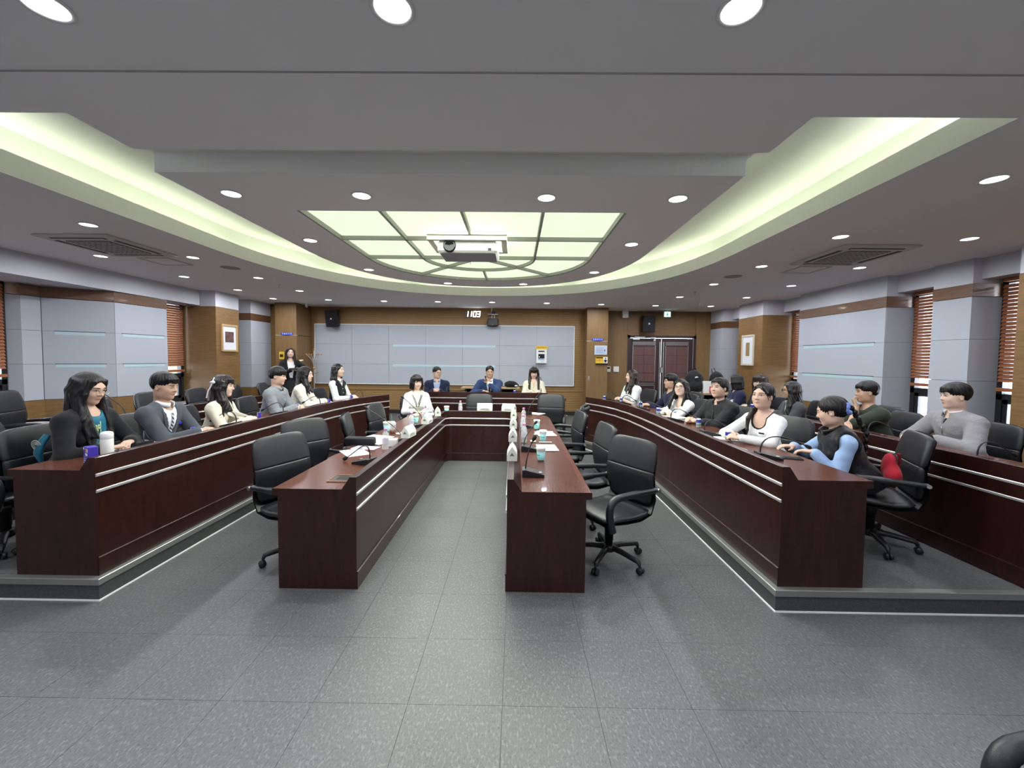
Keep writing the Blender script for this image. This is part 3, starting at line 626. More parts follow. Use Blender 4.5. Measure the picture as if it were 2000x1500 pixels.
plaque((-5.57, 9.817, 2.155), 'small blue oval plaque with white letters on the left back pillar'); plaque((2.045, 10.18, 2.115), 'small blue oval plaque with white letters on the right back pillar')
lc = tag(part(None, 'pillar_lock', 'steelsoft', ((1.82, 10.175, 1.09), (1.86, 10.19, 1.20)), bev=.004), 'small metal latch low on the right oak pillar', 'latch')
th = thing('thermostat', 'white thermostat with grey display beside the right oak pillar', 'thermostat', (2.47, YD-.01, 1.36)); part(th, 'case', 'plastic', ((-.06, -.02, -.075), (.065, .012, .075)), bev=.006); part(th, 'display', 'blackm', ((-.05, -.022, .01), (.045, -.019, .055)))
sw = thing('light_switch', 'white square light switch plate left of the double door', 'switch', (2.68, YD-.01, 1.36)); part(sw, 'plate', 'plastic', ((-.075, -.014, -.075), (.075, .012, .075)), bev=.005)
for k in range(4): part(sw, 'rocker', 'paper', ((-.06+(k % 2)*.062, -.018, -.06+(k//2)*.062), (-.004+(k % 2)*.062, -.013, -.004+(k//2)*.062)))
ex = thing('exit_sign', 'glowing green exit sign hung above the double door', 'exit sign', (3.90, YD-.28, 2.80)); part(ex, 'sign_case', 'plastic', ((-.09, -.02, -.07), (.09, .02, .075))); part(ex, 'lit_face', mat('exit_green', (.3, .9, .6), .5, emit=(.45, 1., .78), estr=2.2), ((-.075, -.023, -.062), (.075, -.019, .062)))
rn = MB(); rn.ell((.0, -.025, .035), (.012, .002, .012)); rn.prism([(-.03, -.045), (-.012, -.005), (-.03, .0), (-.03, .012), (.0, .018), (.03, .004), (.03, -.006), (.008, .0), (.012, -.02), (.03, -.045), (.018, -.05), (0, -.02), (-.018, -.05)], 0, .003, M=F0(0, -.0235, 0)); rn.build('running_figure', mat('exit_dark', (.0, .25, .12), .5), ex)
part(ex, 'hanger', 'plastic', ((-.015, -.01, .075), (.015, .01, .11)))
cb = tag(part(None, 'junction_box', 'plastic', ((2.80, YD-.09, 2.72), (2.96, YD, Z0-.0)), bev=.01), 'small white box high in the corner left of the door head', 'box')
def cctv(x, y, lab):
    c = thing('security_camera', lab, 'camera', (x, y, Z0)); MB().lathe([(.03, 0), (.035, -.03), (.03, -.045)], 16).build('mount', M['plastic'], c); MB().ell((0, 0, -.06), (.036, .036, .036)).build('dome', M['plastic'], c); MB().lathe([(0, 0), (.014, 0), (.016, -.006)], 12, M=facing((0, -.032, -.07), (1, 0, 0), (0, 0, 1))).build('camera_lens', M['black'], c)
cctv(-5.18, 10.0, 'small white security camera by the left back pillar'); cctv(4.05, 9.0, 'small white security camera on the right back ceiling')
def picture(loc, rz, w, h, lab, art, aw, ah, fm):
    p = thing('framed_picture', lab, 'picture', loc, rz, 'framed pictures on the oak pillars'); t = .035
    part(p, 'frame', fm, ((-w/2, -.03, -h/2), (-w/2+t, 0, h/2)), ((w/2-t, -.03, -h/2), (w/2, 0, h/2)), ((-w/2+t, -.03, -h/2), (w/2-t, 0, -h/2+t)), ((-w/2+t, -.03, h/2-t), (w/2-t, 0, h/2)))
    part(p, 'mat_board', mat('mat_board', (.72, .75, .80), .7), ((-w/2+t, -.014, -h/2+t), (w/2-t, 0, h/2-t))); part(p, 'artwork', art, ((-aw/2, -.017, -ah/2+.02), (aw/2, -.012, ah/2+.02)))
picture((-6.005, 8.43, 1.98), PI/2, .46, .56, 'wood-framed picture with small dark red print on the left oak pillar', mat('dark_print', (.13, .06, .06), .6, noise=(14, .5)), .25, .22, mat('pine_frame', (.50, .33, .16), .4))
picture((5.205, 9.13, 1.86), -PI/2, .46, .68, 'pale-framed picture with tall brown print on the right oak pillar', mat('brown_print', (.30, .20, .10), .6), .14, .30, mat('pale_frame', (.62, .56, .46), .4))
# ------------------------------------------------------------------ desks
def desk(name, lab, path, zf, caps=('end', 'end'), cat='desk', group=None, depth=.545, grow=.04):
    """path runs so that sitters are on its LEFT; front face along the path"""
    d = thing(name, lab, cat, (path[0][0], path[0][1], zf), 0, group)
    ox, oy = path[0]; P = [(x-ox, y-oy) for x, y in path]
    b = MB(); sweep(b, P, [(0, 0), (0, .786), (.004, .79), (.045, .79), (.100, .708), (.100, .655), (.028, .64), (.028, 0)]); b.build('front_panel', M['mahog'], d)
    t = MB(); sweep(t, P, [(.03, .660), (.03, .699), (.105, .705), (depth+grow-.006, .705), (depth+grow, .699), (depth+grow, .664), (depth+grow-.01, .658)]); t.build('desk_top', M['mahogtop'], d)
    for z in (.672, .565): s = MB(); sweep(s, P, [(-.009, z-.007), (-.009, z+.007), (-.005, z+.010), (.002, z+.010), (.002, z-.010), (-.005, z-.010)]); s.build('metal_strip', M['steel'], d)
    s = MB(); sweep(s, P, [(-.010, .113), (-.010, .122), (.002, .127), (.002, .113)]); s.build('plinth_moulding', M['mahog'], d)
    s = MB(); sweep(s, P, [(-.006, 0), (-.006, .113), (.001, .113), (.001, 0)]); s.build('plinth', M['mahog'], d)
    off = [offset_path(P, u) for u in (0., depth)]
    for e, cp in zip((0, len(P)-1), caps):
        if not cp: continue
        a, c_ = off[0][e], off[1][e]; q = P[1] if e == 0 else P[-2]; dr_ = (Vector(q)-Vector(P[e])).normalized()*.03; dr2 = -dr_.normalized()*.0015
        n_ = (c_-a).normalized()
        prof = [(0.0005, 0.0), (0.0005, .7895), (.045, .7895), (.102, .7045), (depth+grow-.001, .7045), (depth+grow-.001, .658), (depth, .655), (depth, 0.)]
        m = MB(); vs = [(a.x+n_.x*u+k.x, a.y+n_.y*u+k.y, z) for k in (dr2, dr_) for u, z in prof]; k_ = len(prof)
        tri = tessellate_polygon([[Vector((u, z, 0)) for u, z in prof]])
        m.add(vs, [tuple(t_) for t_ in tri] + [tuple(i+k_ for i in t_) for t_ in tri] + [(i, (i+1) % k_, k_+(i+1) % k_, k_+i) for i in range(k_)]); m.build('end_panel', M['mahog'], d)
    return d
# inner U: rounded inner corners; travelled right wing -> cross -> left wing so sitters are outside... (left side of travel)
xi0, xi1, yf, yc = -1.09, -.05, 2.74, 6.30; rr = .10
U = [(xi0, yf), (xi0, yc-rr)] + [(xi0+rr-rr*math.cos(a), yc-rr+rr*math.sin(a)) for a in (PI/8, PI/4, 3*PI/8)] + [(xi0+rr, yc), (xi1-rr, yc)] + [(xi1-rr+rr*math.sin(a), yc-rr+rr*math.cos(a)) for a in (PI/8, PI/4, 3*PI/8)] + [(xi1, yc-rr), (xi1, yf)]
inner = desk('u_shaped_desk', 'dark mahogany U-shaped desk in the middle of the floor', U, 0)
# glass sheets lying over the wing tops
gl_m = mat('desk_glass', (.02, .03, .03), .05, alpha=.05, spec=.3)
for lo, hi in (((.04, 2.75, 0), (.49, 6.2, .005)),):
    gs = tag(MB().box((lo[0], lo[1], .7055), (hi[0], hi[1], .7105)).build('glass_sheet', gl_m), 'clear glass sheet covering the top of the right inner desk wing', 'glass sheet')
# recessed socket tray in the left wing
tr = thing('cable_tray', 'brass-rimmed cable tray let into the left inner desk top', 'cable tray', (-1.27, 2.98, .706)); br = mat('brass_rim', (.42, .27, .14), .35, metal=.8)
part(tr, 'rim', br, ((-.10, -.085, 0), (-.092, .085, .006)), ((.092, -.085, 0), (.10, .085, .006)), ((-.092, -.085, 0), (.092, -.077, .006)), ((-.092, .077, 0), (.092, .085, .006))); part(tr, 'tray_lid', 'mahog', ((-.092, -.077, .0), (.092, .077, .002))); part(tr, 'lid_slot', 'blackm', ((-.06, -.02, .0021), (.06, .05, .003)))
OUT_R = [(1.73, 2.595), (1.73, 5.0), (1.715, 5.5), (1.68, 6.0), (1.60, 6.5), (1.46, 6.93), (1.27, 7.30)]
desk('long_curved_desk', 'long mahogany desk on the right platform, curving in at its far end', OUT_R[::-1], .15, group='long platform desks')
desk('long_curved_desk', 'long mahogany desk on the left platform, curving in at its far end', mirror(OUT_R), .15, group='long platform desks')
OR2 = [(3.36, 2.62), (3.36, 5.4), (3.33, 6.2), (3.24, 6.9)]
desk('rear_row_desk', 'second-row mahogany desk behind the right platform sitters', OR2[::-1], .15, group='rear row desks')
OL2 = [(-4.42, 3.0), (-4.42, 5.4), (-4.38, 6.4), (-4.28, 7.3), (-4.15, 8.0)]
desk('rear_row_desk', 'second-row mahogany desk behind the left platform sitters', OL2, .15, group='rear row desks')
desk('head_table', 'straight mahogany head table in front of the back wall', [(.64, 8.02), (-1.74, 8.02)][::-1], .15, depth=.6)
wg = tag(part(None, 'side_return_table', 'mahogtop', ((.70, 8.1, .78), (1.02, 8.75, .82)), ((.72, 8.12, .15), (.76, 8.72, .78)), ((.96, 8.12, .15), (1.0, 8.72, .78))), 'low mahogany return table at the right end of the head table', 'table')
# ------------------------------------------------------------------ office chair (faces +Y, origin on the floor)
def make_chair():
    r = thing('office_chair', 'x', 'chair')
    # shell: side profile swept across; centre line of back+seat
    prof = [(.245, .445), (.20, .455), (.05, .435), (-.10, .425), (-.19, .445), (-.235, .52), (-.225, .62), (-.215, .72), (-.235, .84), (-.265, .96), (-.272, 1.0)]
    def cushion(seg, th, w0, w1, name, bulge, n=11, ws=None):
        # padded slab along seg: grid across width, thickness swelling towards the middle
        k = len(seg); m = MB(); S_ = [Vector((0, p[0], p[1])) for p in seg]
        T = [(S_[min(i+1, k-1)]-S_[max(i-1, 0)]).normalized() for i in range(k)]; Nn = [Vector((0, -t.z, t.y)) if True else None for t in T]
        Nn = [Vector((0, t.z, -t.y))*-1 for t in T]
        top, bot = [], []
        for i in range(k):
            e = min(1., min(i, k-1-i)/2.) if k > 3 else 1; e = .40+.60*e**.6
            w = ws[i] if ws else (w0+(w1-w0)*i/(k-1))*(.93 if i in (0, k-1) else 1)
            for j in range(n):
                u = -1+2*j/(n-1); ed = (1-abs(u)**4)
                top.append(S_[i]+Vector((u*w, 0, 0))+Nn[i]*(th*(.35+.65*ed)*e+bulge*ed*e)); bot.append(S_[i]+Vector((u*w, 0, 0))-Nn[i]*.018*(.3+.7*ed))
        vs = top+bot; o = k*n; fs = []
        for i in range(k-1):
            for j in range(n-1):
                a = i*n+j; fs.append((a, a+1, a+n+1, a+n)); fs.append((o+a, o+a+n, o+a+n+1, o+a+1))
        for i in range(k-1):
            a = i*n; fs.append((a, a+n, o+a+n, o+a)); a = i*n+n-1; fs.append((a, o+a, o+a+n, a+n))
        for j in range(n-1): fs.append((j, o+j, o+j+1, j+1)); a = (k-1)*n+j; fs.append((a, a+1, o+a+1, o+a))
        m.add(vs, fs, 0, True); ob = m.build(name, M['leather'], r); return ob
    cushion([(.250, .425), (.240, .437), (.215, .447), (.14, .452), (.03, .440), (-.09, .432), (-.16, .438), (-.195, .455)], .048, 0, 0, 'seat', .016, 11, [.19, .22, .24, .248, .248, .245, .24, .225])
    cushion([(-.222, .48), (-.222, .51), (-.216, .57), (-.208, .64), (-.205, .69), (-.207, .725), (-.211, .745), (-.214, .757)], .048, 0, 0, 'back_lower_cushion', .030, 11, [.19, .215, .228, .240, .246, .247, .247, .245])
    cushion([(-.214, .758), (-.216, .772), (-.221, .80), (-.233, .86), (-.247, .92), (-.257, .955), (-.263, .975), (-.268, .990), (-.273, .998)], .056, 0, 0, 'back_upper_cushion', .018, 11, [.245, .247, .248, .246, .238, .228, .216, .196, .165])
    # rear shell
    sh = MB(); n = 9
    cols = []
    for i, (y, z) in enumerate(prof):
        w = .236 if z < .88 else .236*math.sqrt(max(.1, 1-((z-.88)/.135)**2.6))
        if i == 0: w = .21
        cols.append([(w*(-1+2*j/(n-1)), y-(.028 if i > 3 else .0)*(1-(2*j/(n-1)-1)**2*.3), z-(.03 if i <= 3 else (.02 if i == 4 else 0))) for j in range(n)])
    for off in (0, .012):
        vs = [(x, y-(off if i > 3 else 0), z-(off if i <= 4 else 0)) for i, c in enumerate(cols) for x, y, z in c]
        sh.add(vs, [(i*n+j, i*n+j+1, (i+1)*n+j+1, (i+1)*n+j) for i in range(len(cols)-1) for j in range(n-1)], 0, True)
    sh.build('rear_shell', M['black'], r)
    for s_ in (-1, 1):
        x = s_*.262
        pts = bezier([(x, -.235, .622), (x, .0, .632), (x, .16, .631)], 6) + bezier([(x, .17, .630), (x, .30, .625), (x, .27, .48), (x, .23, .385)], 9)
        MB().tube(pts, [.020]*3+[.027]*5+[.028]*(len(pts)-8), 10, flat=1.0).build('armrest', M['leather'], r)
        MB().tube([(s_*.235, -.245, .622), (s_*.285, -.245, .622)], .015, 12).build('arm_bolt', M['steelsoft'], r)
        MB().tube([(x, .23, .39), (s_*.17, .17, .385)], .016, 8).build('arm_bracket', M['black'], r)
    part(r, 'tilt_mechanism', 'black', ((-.11, -.12, .34), (.11, .16, .40)), bev=.012)
    MB().tube([(.11, .08, .36), (.26, .1, .355)], .006, 6).build('lever', M['black'], r)
    MB().lathe([(.0, .36), (.045, .36), (.042, .27), (.036, .27), (.034, .17), (.03, .17), (.03, .10), (0, .10)], 16).build('gas_column', M['black'], r)
    MB().lathe([(0, .135), (.05, .135), (.055, .12), (.055, .085), (.04, .075), (0, .075)], 16).build('base_hub', M['black'], r)
    leg = MB(); leg.tube([(0, .03, .112), (0, .12, .112), (0, .24, .097), (0, .275, .090), (0, .287, .066)], [.026, .024, .021, .019, .013], 8); cas = MB()
    for s_ in (-1, 1): cas.lathe([(0, -.011), (.022, -.011), (.026, -.006), (.026, .006), (.022, .011), (0, .011)], 14, M=Matrix.Translation((s_*.014, .292, .027)) @ Matrix.Rotation(PI/2, 4, 'Y'))
    cas.tube([(0, .287, .07), (0, .289, .03)], .010, 8); lm = cm_ = None
    for k in range(5):
        a = 2*PI*k/5+.45
        if lm is None: l = leg.build('base_leg', M['black'], r); lm = l.data
        else: l = link(lm, 'base_leg', r)
        l.rotation_euler = (0, 0, a)
        if cm_ is None: c = cas.build('caster', M['black'], l); cm_ = c.data
        else: c = link(cm_, 'caster', l)
    return r
chair0 = make_chair(); CH = []
def chair(x, y, z, ang, lab, grp, k=1.):
    """ang: degrees, direction the sitter faces (0 = away from camera, 90 = left, -90 = right)"""
    if not CH: o = chair0; o.location = (x, y, z); o.rotation_euler = (0, 0, math.radians(ang)); tag(o, lab, 'chair', grp)
    else: o = dup(chair0, (x, y, z), math.radians(ang), lab, 'chair', grp)
    o.scale = (1, 1, k); CH.append(o); return o
g1 = 'chairs at the inner desk'; g2 = 'chairs at the left platform desk'; g3 = 'chairs at the right platform desk'; g4 = 'chairs of the second rows'; g5 = 'chairs at the head table'
F_ = .0; P_ = .15
chair(.77, 3.22, F_, 122, 'empty black office chair nearest the camera at the right inner desk', g1, .97)
chair(.67, 4.06, F_, 98, 'second black office chair from the camera at the right inner desk', g1, .97)
chair(.56, 5.02, F_, 96, 'third black office chair along the right inner desk', g1, .97)
chair(.73, 5.82, F_, 68, 'farthest black office chair along the right inner desk, turned away', g1, .97)
chair(-1.70, 3.20, F_, -112, 'empty black office chair nearest the camera at the left inner desk', g1, .97)
chair(-1.95, 3.98, F_, -122, 'second black office chair from the camera at the left inner desk', g1, .97)
chair(-1.74, 4.80, F_, -76, 'third black office chair along the left inner desk, turned away', g1, .95)
chair(-1.75, 5.70, F_, -98, 'fourth black office chair along the left inner desk', g1, .95)
chair(-.66, 7.16, F_, 180, 'empty black office chair facing the camera at the middle of the cross desk', g1, .96)
chair(.60, 7.0, F_, 170, 'empty black office chair facing the camera at the right end of the cross desk', g1, .98)
chair(1.57, .80, F_, 96, 'black chair arm showing at the bottom right corner of the photo', g1, .97)
chair(-3.86, 2.98, P_, -86, 'empty black chair at the near end of the left platform desk', g2, .95)
for x, y, a, n, k in ((-4.95, 3.75, -86, 'first', .98), (-5.75, 4.75, -70, 'second', 1.02), (-5.05, 4.9, -100, 'third', .92), (-5.0, 5.75, -88, 'fourth', .93), (-4.95, 6.55, -85, 'fifth', .93), (-4.85, 7.3, -80, 'sixth', .93), (-4.75, 8.0, -76, 'seventh', .93)):
    chair(x, y, P_, a, n+' black chair from the camera in the empty left second row', g4, k)
chair(4.62, 3.22, P_, 84, 'empty black chair at the right edge of the photo, second row', g4, .90)
chair(4.6, 5.3, P_, 86, 'empty black chair in the right second row between two sitters', g4, .90)
chair(2.86, 6.98, P_, 96, 'empty black chair beside the woman in white at the right desk end', g3, .92)
# ------------------------------------------------------------------ people: implicit surfaces meshed with surface nets
from mathutils import noise as MN
class Field:
    def __init__(s, lo, hi, h):
        s.lo = np.array(lo, float); s.h = h; s.n = np.ceil((np.array(hi)-s.lo)/h).astype(int)+1
        s.A = np.full(tuple(s.n), .3, np.float32)
    def blk(s, lo, hi, m):
        i0 = np.clip(np.floor((np.minimum(lo, hi)-m-s.lo)/s.h).astype(int), 0, s.n); i1 = np.clip(np.ceil((np.maximum(lo, hi)+m-s.lo)/s.h).astype(int)+1, 0, s.n)
        if np.any(i1 <= i0): return None
        ax = [(s.lo[a]+s.h*np.arange(i0[a], i1[a])).astype(np.float32) for a in range(3)]
        sl = tuple(slice(i0[a], i1[a]) for a in range(3))
        return sl, ax[0][:, None, None], ax[1][None, :, None], ax[2][None, None, :]
    def put(s, sl, d, k, sub):
        a = s.A[sl]
        if sub:
            d = -d; h = np.clip(.5-.5*(d-a)/k, 0, 1); s.A[sl] = a*h+d*(1-h)+k*h*(1-h)
        else:
            h = np.clip(.5+.5*(d-a)/k, 0, 1); s.A[sl] = d*(1-h)+a*h-k*h*(1-h)
        return s
    def cap(s, a, b, ra, rb=None, k=.02, sub=False):
        rb = ra if rb is None else rb; a = np.array(a, float); b = np.array(b, float); r = max(ra, rb)
        q = s.blk(np.minimum(a, b)-r, np.maximum(a, b)+r, k+2.5*s.h)
        if q is None: return s
        sl, X, Y, Z = q; d = b-a; L2 = max(1e-9, d@d)
        t = np.clip(((X-a[0])*d[0]+(Y-a[1])*d[1]+(Z-a[2])*d[2])/L2, 0, 1)
        D = np.sqrt((X-a[0]-t*d[0])**2+(Y-a[1]-t*d[1])**2+(Z-a[2]-t*d[2])**2)-(ra+(rb-ra)*t)
        return s.put(sl, D.astype(np.float32), k, sub)
    def ell(s, c, r, k=.02, R=None, sub=False):
        c = np.array(c, float); r = np.array(r, float); R = np.eye(3) if R is None else R
        e = np.sqrt(((R*r)**2).sum(1)); q = s.blk(c-e, c+e, k+2.5*s.h)
        if q is None: return s
        sl, X, Y, Z = q; x, y, z = X-c[0], Y-c[1], Z-c[2]
        u = [(x*R[0, i]+y*R[1, i]+z*R[2, i])/r[i] for i in range(3)]
        k0 = np.sqrt(u[0]**2+u[1]**2+u[2]**2)+1e-6; k1 = np.sqrt((u[0]/r[0])**2+(u[1]/r[1])**2+(u[2]/r[2])**2)+1e-6
        return s.put(sl, (k0*(k0-1)/k1).astype(np.float32), k, sub)
    def box(s, c, hf, rd=.01, k=.02, R=None, sub=False):
        c = np.array(c, float); hf = np.array(hf, float); R = np.eye(3) if R is None else R
        e = np.abs(R) @ hf; q = s.blk(c-e, c+e, k+2.5*s.h)
        if q is None: return s
        sl, X, Y, Z = q; x, y, z = X-c[0], Y-c[1], Z-c[2]
        u = [np.abs(x*R[0, i]+y*R[1, i]+z*R[2, i])-hf[i]+rd for i in range(3)]
        D = np.sqrt(sum(np.maximum(v, 0)**2 for v in u))+np.minimum(np.maximum(np.maximum(u[0], u[1]), u[2]), 0)-rd
        return s.put(sl, D.astype(np.float32), k, sub)
    def at(s, p):
        q = (np.array(p)-s.lo)/s.h; i = np.clip(np.floor(q).astype(int), 0, s.n-2); f = np.clip(q-i, 0, 1); v = 0.
        for a in (0, 1):
            for b in (0, 1):
                for c in (0, 1): v += s.A[i[0]+a, i[1]+b, i[2]+c]*(f[0] if a else 1-f[0])*(f[1] if b else 1-f[1])*(f[2] if c else 1-f[2])
        return v
    def hit(s, p, d, far=.4, st=.004):
        """first surface point from p along d"""
        p = np.array(p, float); d = np.array(d, float); v0 = s.at(p); t = 0.
        while t < far:
            v1 = s.at(p+d*(t+st))
            if v1 < 0 <= v0: return p+d*(t+st*v0/(v0-v1))
            v0 = v1; t += st
        return None
    def mesh(s):
        A = s.A; S_ = A < 0; nx, ny, nz = A.shape
        c = [S_[a:nx-1+a, b:ny-1+b, e:nz-1+e] for a in (0, 1) for b in (0, 1) for e in (0, 1)]
        cnt = sum(x.astype(np.int8) for x in c); mix = (cnt > 0) & (cnt < 8); I = np.argwhere(mix)
        if len(I) == 0: return np.zeros((0, 3)), np.zeros((0, 4), int)
        vid = np.full(mix.shape, -1, np.int32); vid[tuple(I.T)] = np.arange(len(I))
        off = [(a, b, e) for a in (0, 1) for b in (0, 1) for e in (0, 1)]
        V = np.stack([A[I[:, 0]+o[0], I[:, 1]+o[1], I[:, 2]+o[2]] for o in off], 1)
        P = np.zeros((len(I), 3)); N_ = np.zeros(len(I))
        for i in range(8):
            for j in range(i+1, 8):
                d = np.array(off[j])-np.array(off[i])
                if np.abs(d).sum() != 1: continue
                m = (V[:, i] < 0) != (V[:, j] < 0); t = V[m, i]/(V[m, i]-V[m, j]); P[m] += np.array(off[i])+t[:, None]*d; N_[m] += 1
        P = (I+P/N_[:, None])*s.h+s.lo; F = []
        for ax in range(3):
            b, e = [(1, 2), (2, 0), (0, 1)][ax]
            s0 = [slice(None)]*3; s1 = [slice(None)]*3; s0[ax] = slice(0, -1); s1[ax] = slice(1, None)
            a0 = S_[tuple(s0)]; E = np.argwhere(a0 != S_[tuple(s1)])
            E = E[(E[:, b] > 0) & (E[:, e] > 0) & (E[:, b] < A.shape[b]-1) & (E[:, e] < A.shape[e]-1)]
            if len(E) == 0: continue
            def cell(db, de): q = E.copy(); q[:, b] += db; q[:, e] += de; return vid[tuple(q.T)]
            Q = np.stack([cell(-1, -1), cell(0, -1), cell(0, 0), cell(-1, 0)], 1); ins = a0[tuple(E.T)]; Q[~ins] = Q[~ins][:, ::-1]; F.append(Q)
        F = np.concatenate(F); return P, F[(F >= 0).all(1)]
def np_obj(name, parts, mats, parent, mi=None):
    """join (verts, quads[, material]) blocks into one smooth mesh object"""
    vs = []; fs = []; ms = []; o = 0
    for p in parts:
        vs.append(p[0]); fs.append(np.asarray(p[1])+o); o += len(p[0]); ms.append(p[2] if len(p) > 2 and not np.isscalar(p[2]) else np.full(len(p[1]), p[2] if len(p) > 2 else 0))
    V = np.concatenate(vs); F = np.concatenate(fs); ms = np.concatenate(ms)
    me = bpy.data.meshes.new(name); me.vertices.add(len(V)); me.vertices.foreach_set('co', V.astype(np.float32).ravel())
    me.loops.add(F.size); me.loops.foreach_set('vertex_index', F.astype(np.int32).ravel()); me.polygons.add(len(F)); me.polygons.foreach_set('loop_start', np.arange(0, F.size, 4, dtype=np.int32))
    for m in (mats if isinstance(mats, (list, tuple)) else [mats]): me.materials.append(m)
    me.polygons.foreach_set('material_index', ms.astype(np.int32)); me.polygons.foreach_set('use_smooth', np.ones(len(F), bool)); me.update(); me.validate()
    return link(me, name, parent)
def rotm(yaw=0, pitch=0, roll=0):
    """columns right, forward, up; yaw ccw about z, pitch up positive, roll to the right"""
    return np.array((Matrix.Rotation(yaw, 3, 'Z') @ Matrix.Rotation(pitch, 3, 'X') @ Matrix.Rotation(roll, 3, 'Y')))
def wrinkle(V, amp, sc, seed, st=(1, 1, 1)):
    """soft cloth folds: displace along a noise-driven direction"""
    out = V.copy(); c = V.mean(0)
    for i in range(len(V)):
        p = Vector((V[i, 0]*sc*st[0]+seed, V[i, 1]*sc*st[1], V[i, 2]*sc*st[2])); n_ = MN.noise(p)+.5*MN.noise(p*2.1)
        d = V[i]-c; d[2] *= .2; L_ = math.sqrt(d@d)+1e-6; out[i] += d/L_*(amp*n_)
    return out
SKIN = {}
def skin(tone):
    if tone not in SKIN:
        b = {'fair': (.68, .475, .385), 'mid': (.60, .395, .305), 'tan': (.50, .315, .225)}[tone]
        SKIN[tone] = [mat('skin_'+tone, b, .5, spec=.35, noise=(14, .05)), mat('lips_'+tone, (b[0]*.80, b[1]*.55, b[2]*.56), .4)]
        SKIN[tone][0].node_tree.nodes['Principled BSDF'].inputs['Subsurface Weight'].default_value = 0.
    return SKIN[tone]
HAIR = {}
def hairm(c):
    if c not in HAIR: HAIR[c] = mat('hair_'+c, {'black': (.006, .005, .006), 'brown': (.018, .010, .008), 'dark': (.010, .007, .007)}[c], .34, spec=.45, bump=(9, .55, 'Object', (22, 22, .8), .006))
    return HAIR[c]
M['eye'] = mat('eye_white', (.55, .53, .52), .3); M['iris'] = mat('iris_dark', (.006, .004, .004), .15); M['brow'] = mat('brow_hair', (.012, .009, .009), .7)
M['trous'] = mat('dark_trousers', (.012, .012, .014), .8)
CL = {}
def cloth(name, c, rough=.85, bump=(260, .25)):
    if name not in CL: CL[name] = mat('cloth_'+name, c, rough, spec=.25, bump=bump, sheen=.1)
    return CL[name]
def ik(sh, wr, l1, l2, hint):
    d = wr-sh; L_ = np.linalg.norm(d); L_ = min(L_, (l1+l2)*.995); u = d/np.linalg.norm(d); a = (l1*l1-l2*l2+L_*L_)/(2*L_); h = math.sqrt(max(1e-6, l1*l1-a*a))
    n_ = np.array(hint, float); n_ = n_-u*(n_@u); n_ /= np.linalg.norm(n_); return sh+u*a+n_*h, sh+u*L_
def ribbon(pts_l, pts_r, th=.003):
    """thin closed strip between two point rows"""
    L_, R_ = np.array(pts_l), np.array(pts_r); n = len(L_); V = np.concatenate([L_, R_]); F = [(i, i+1, n+i+1, n+i) for i in range(n-1)]
    return V, np.array(F)
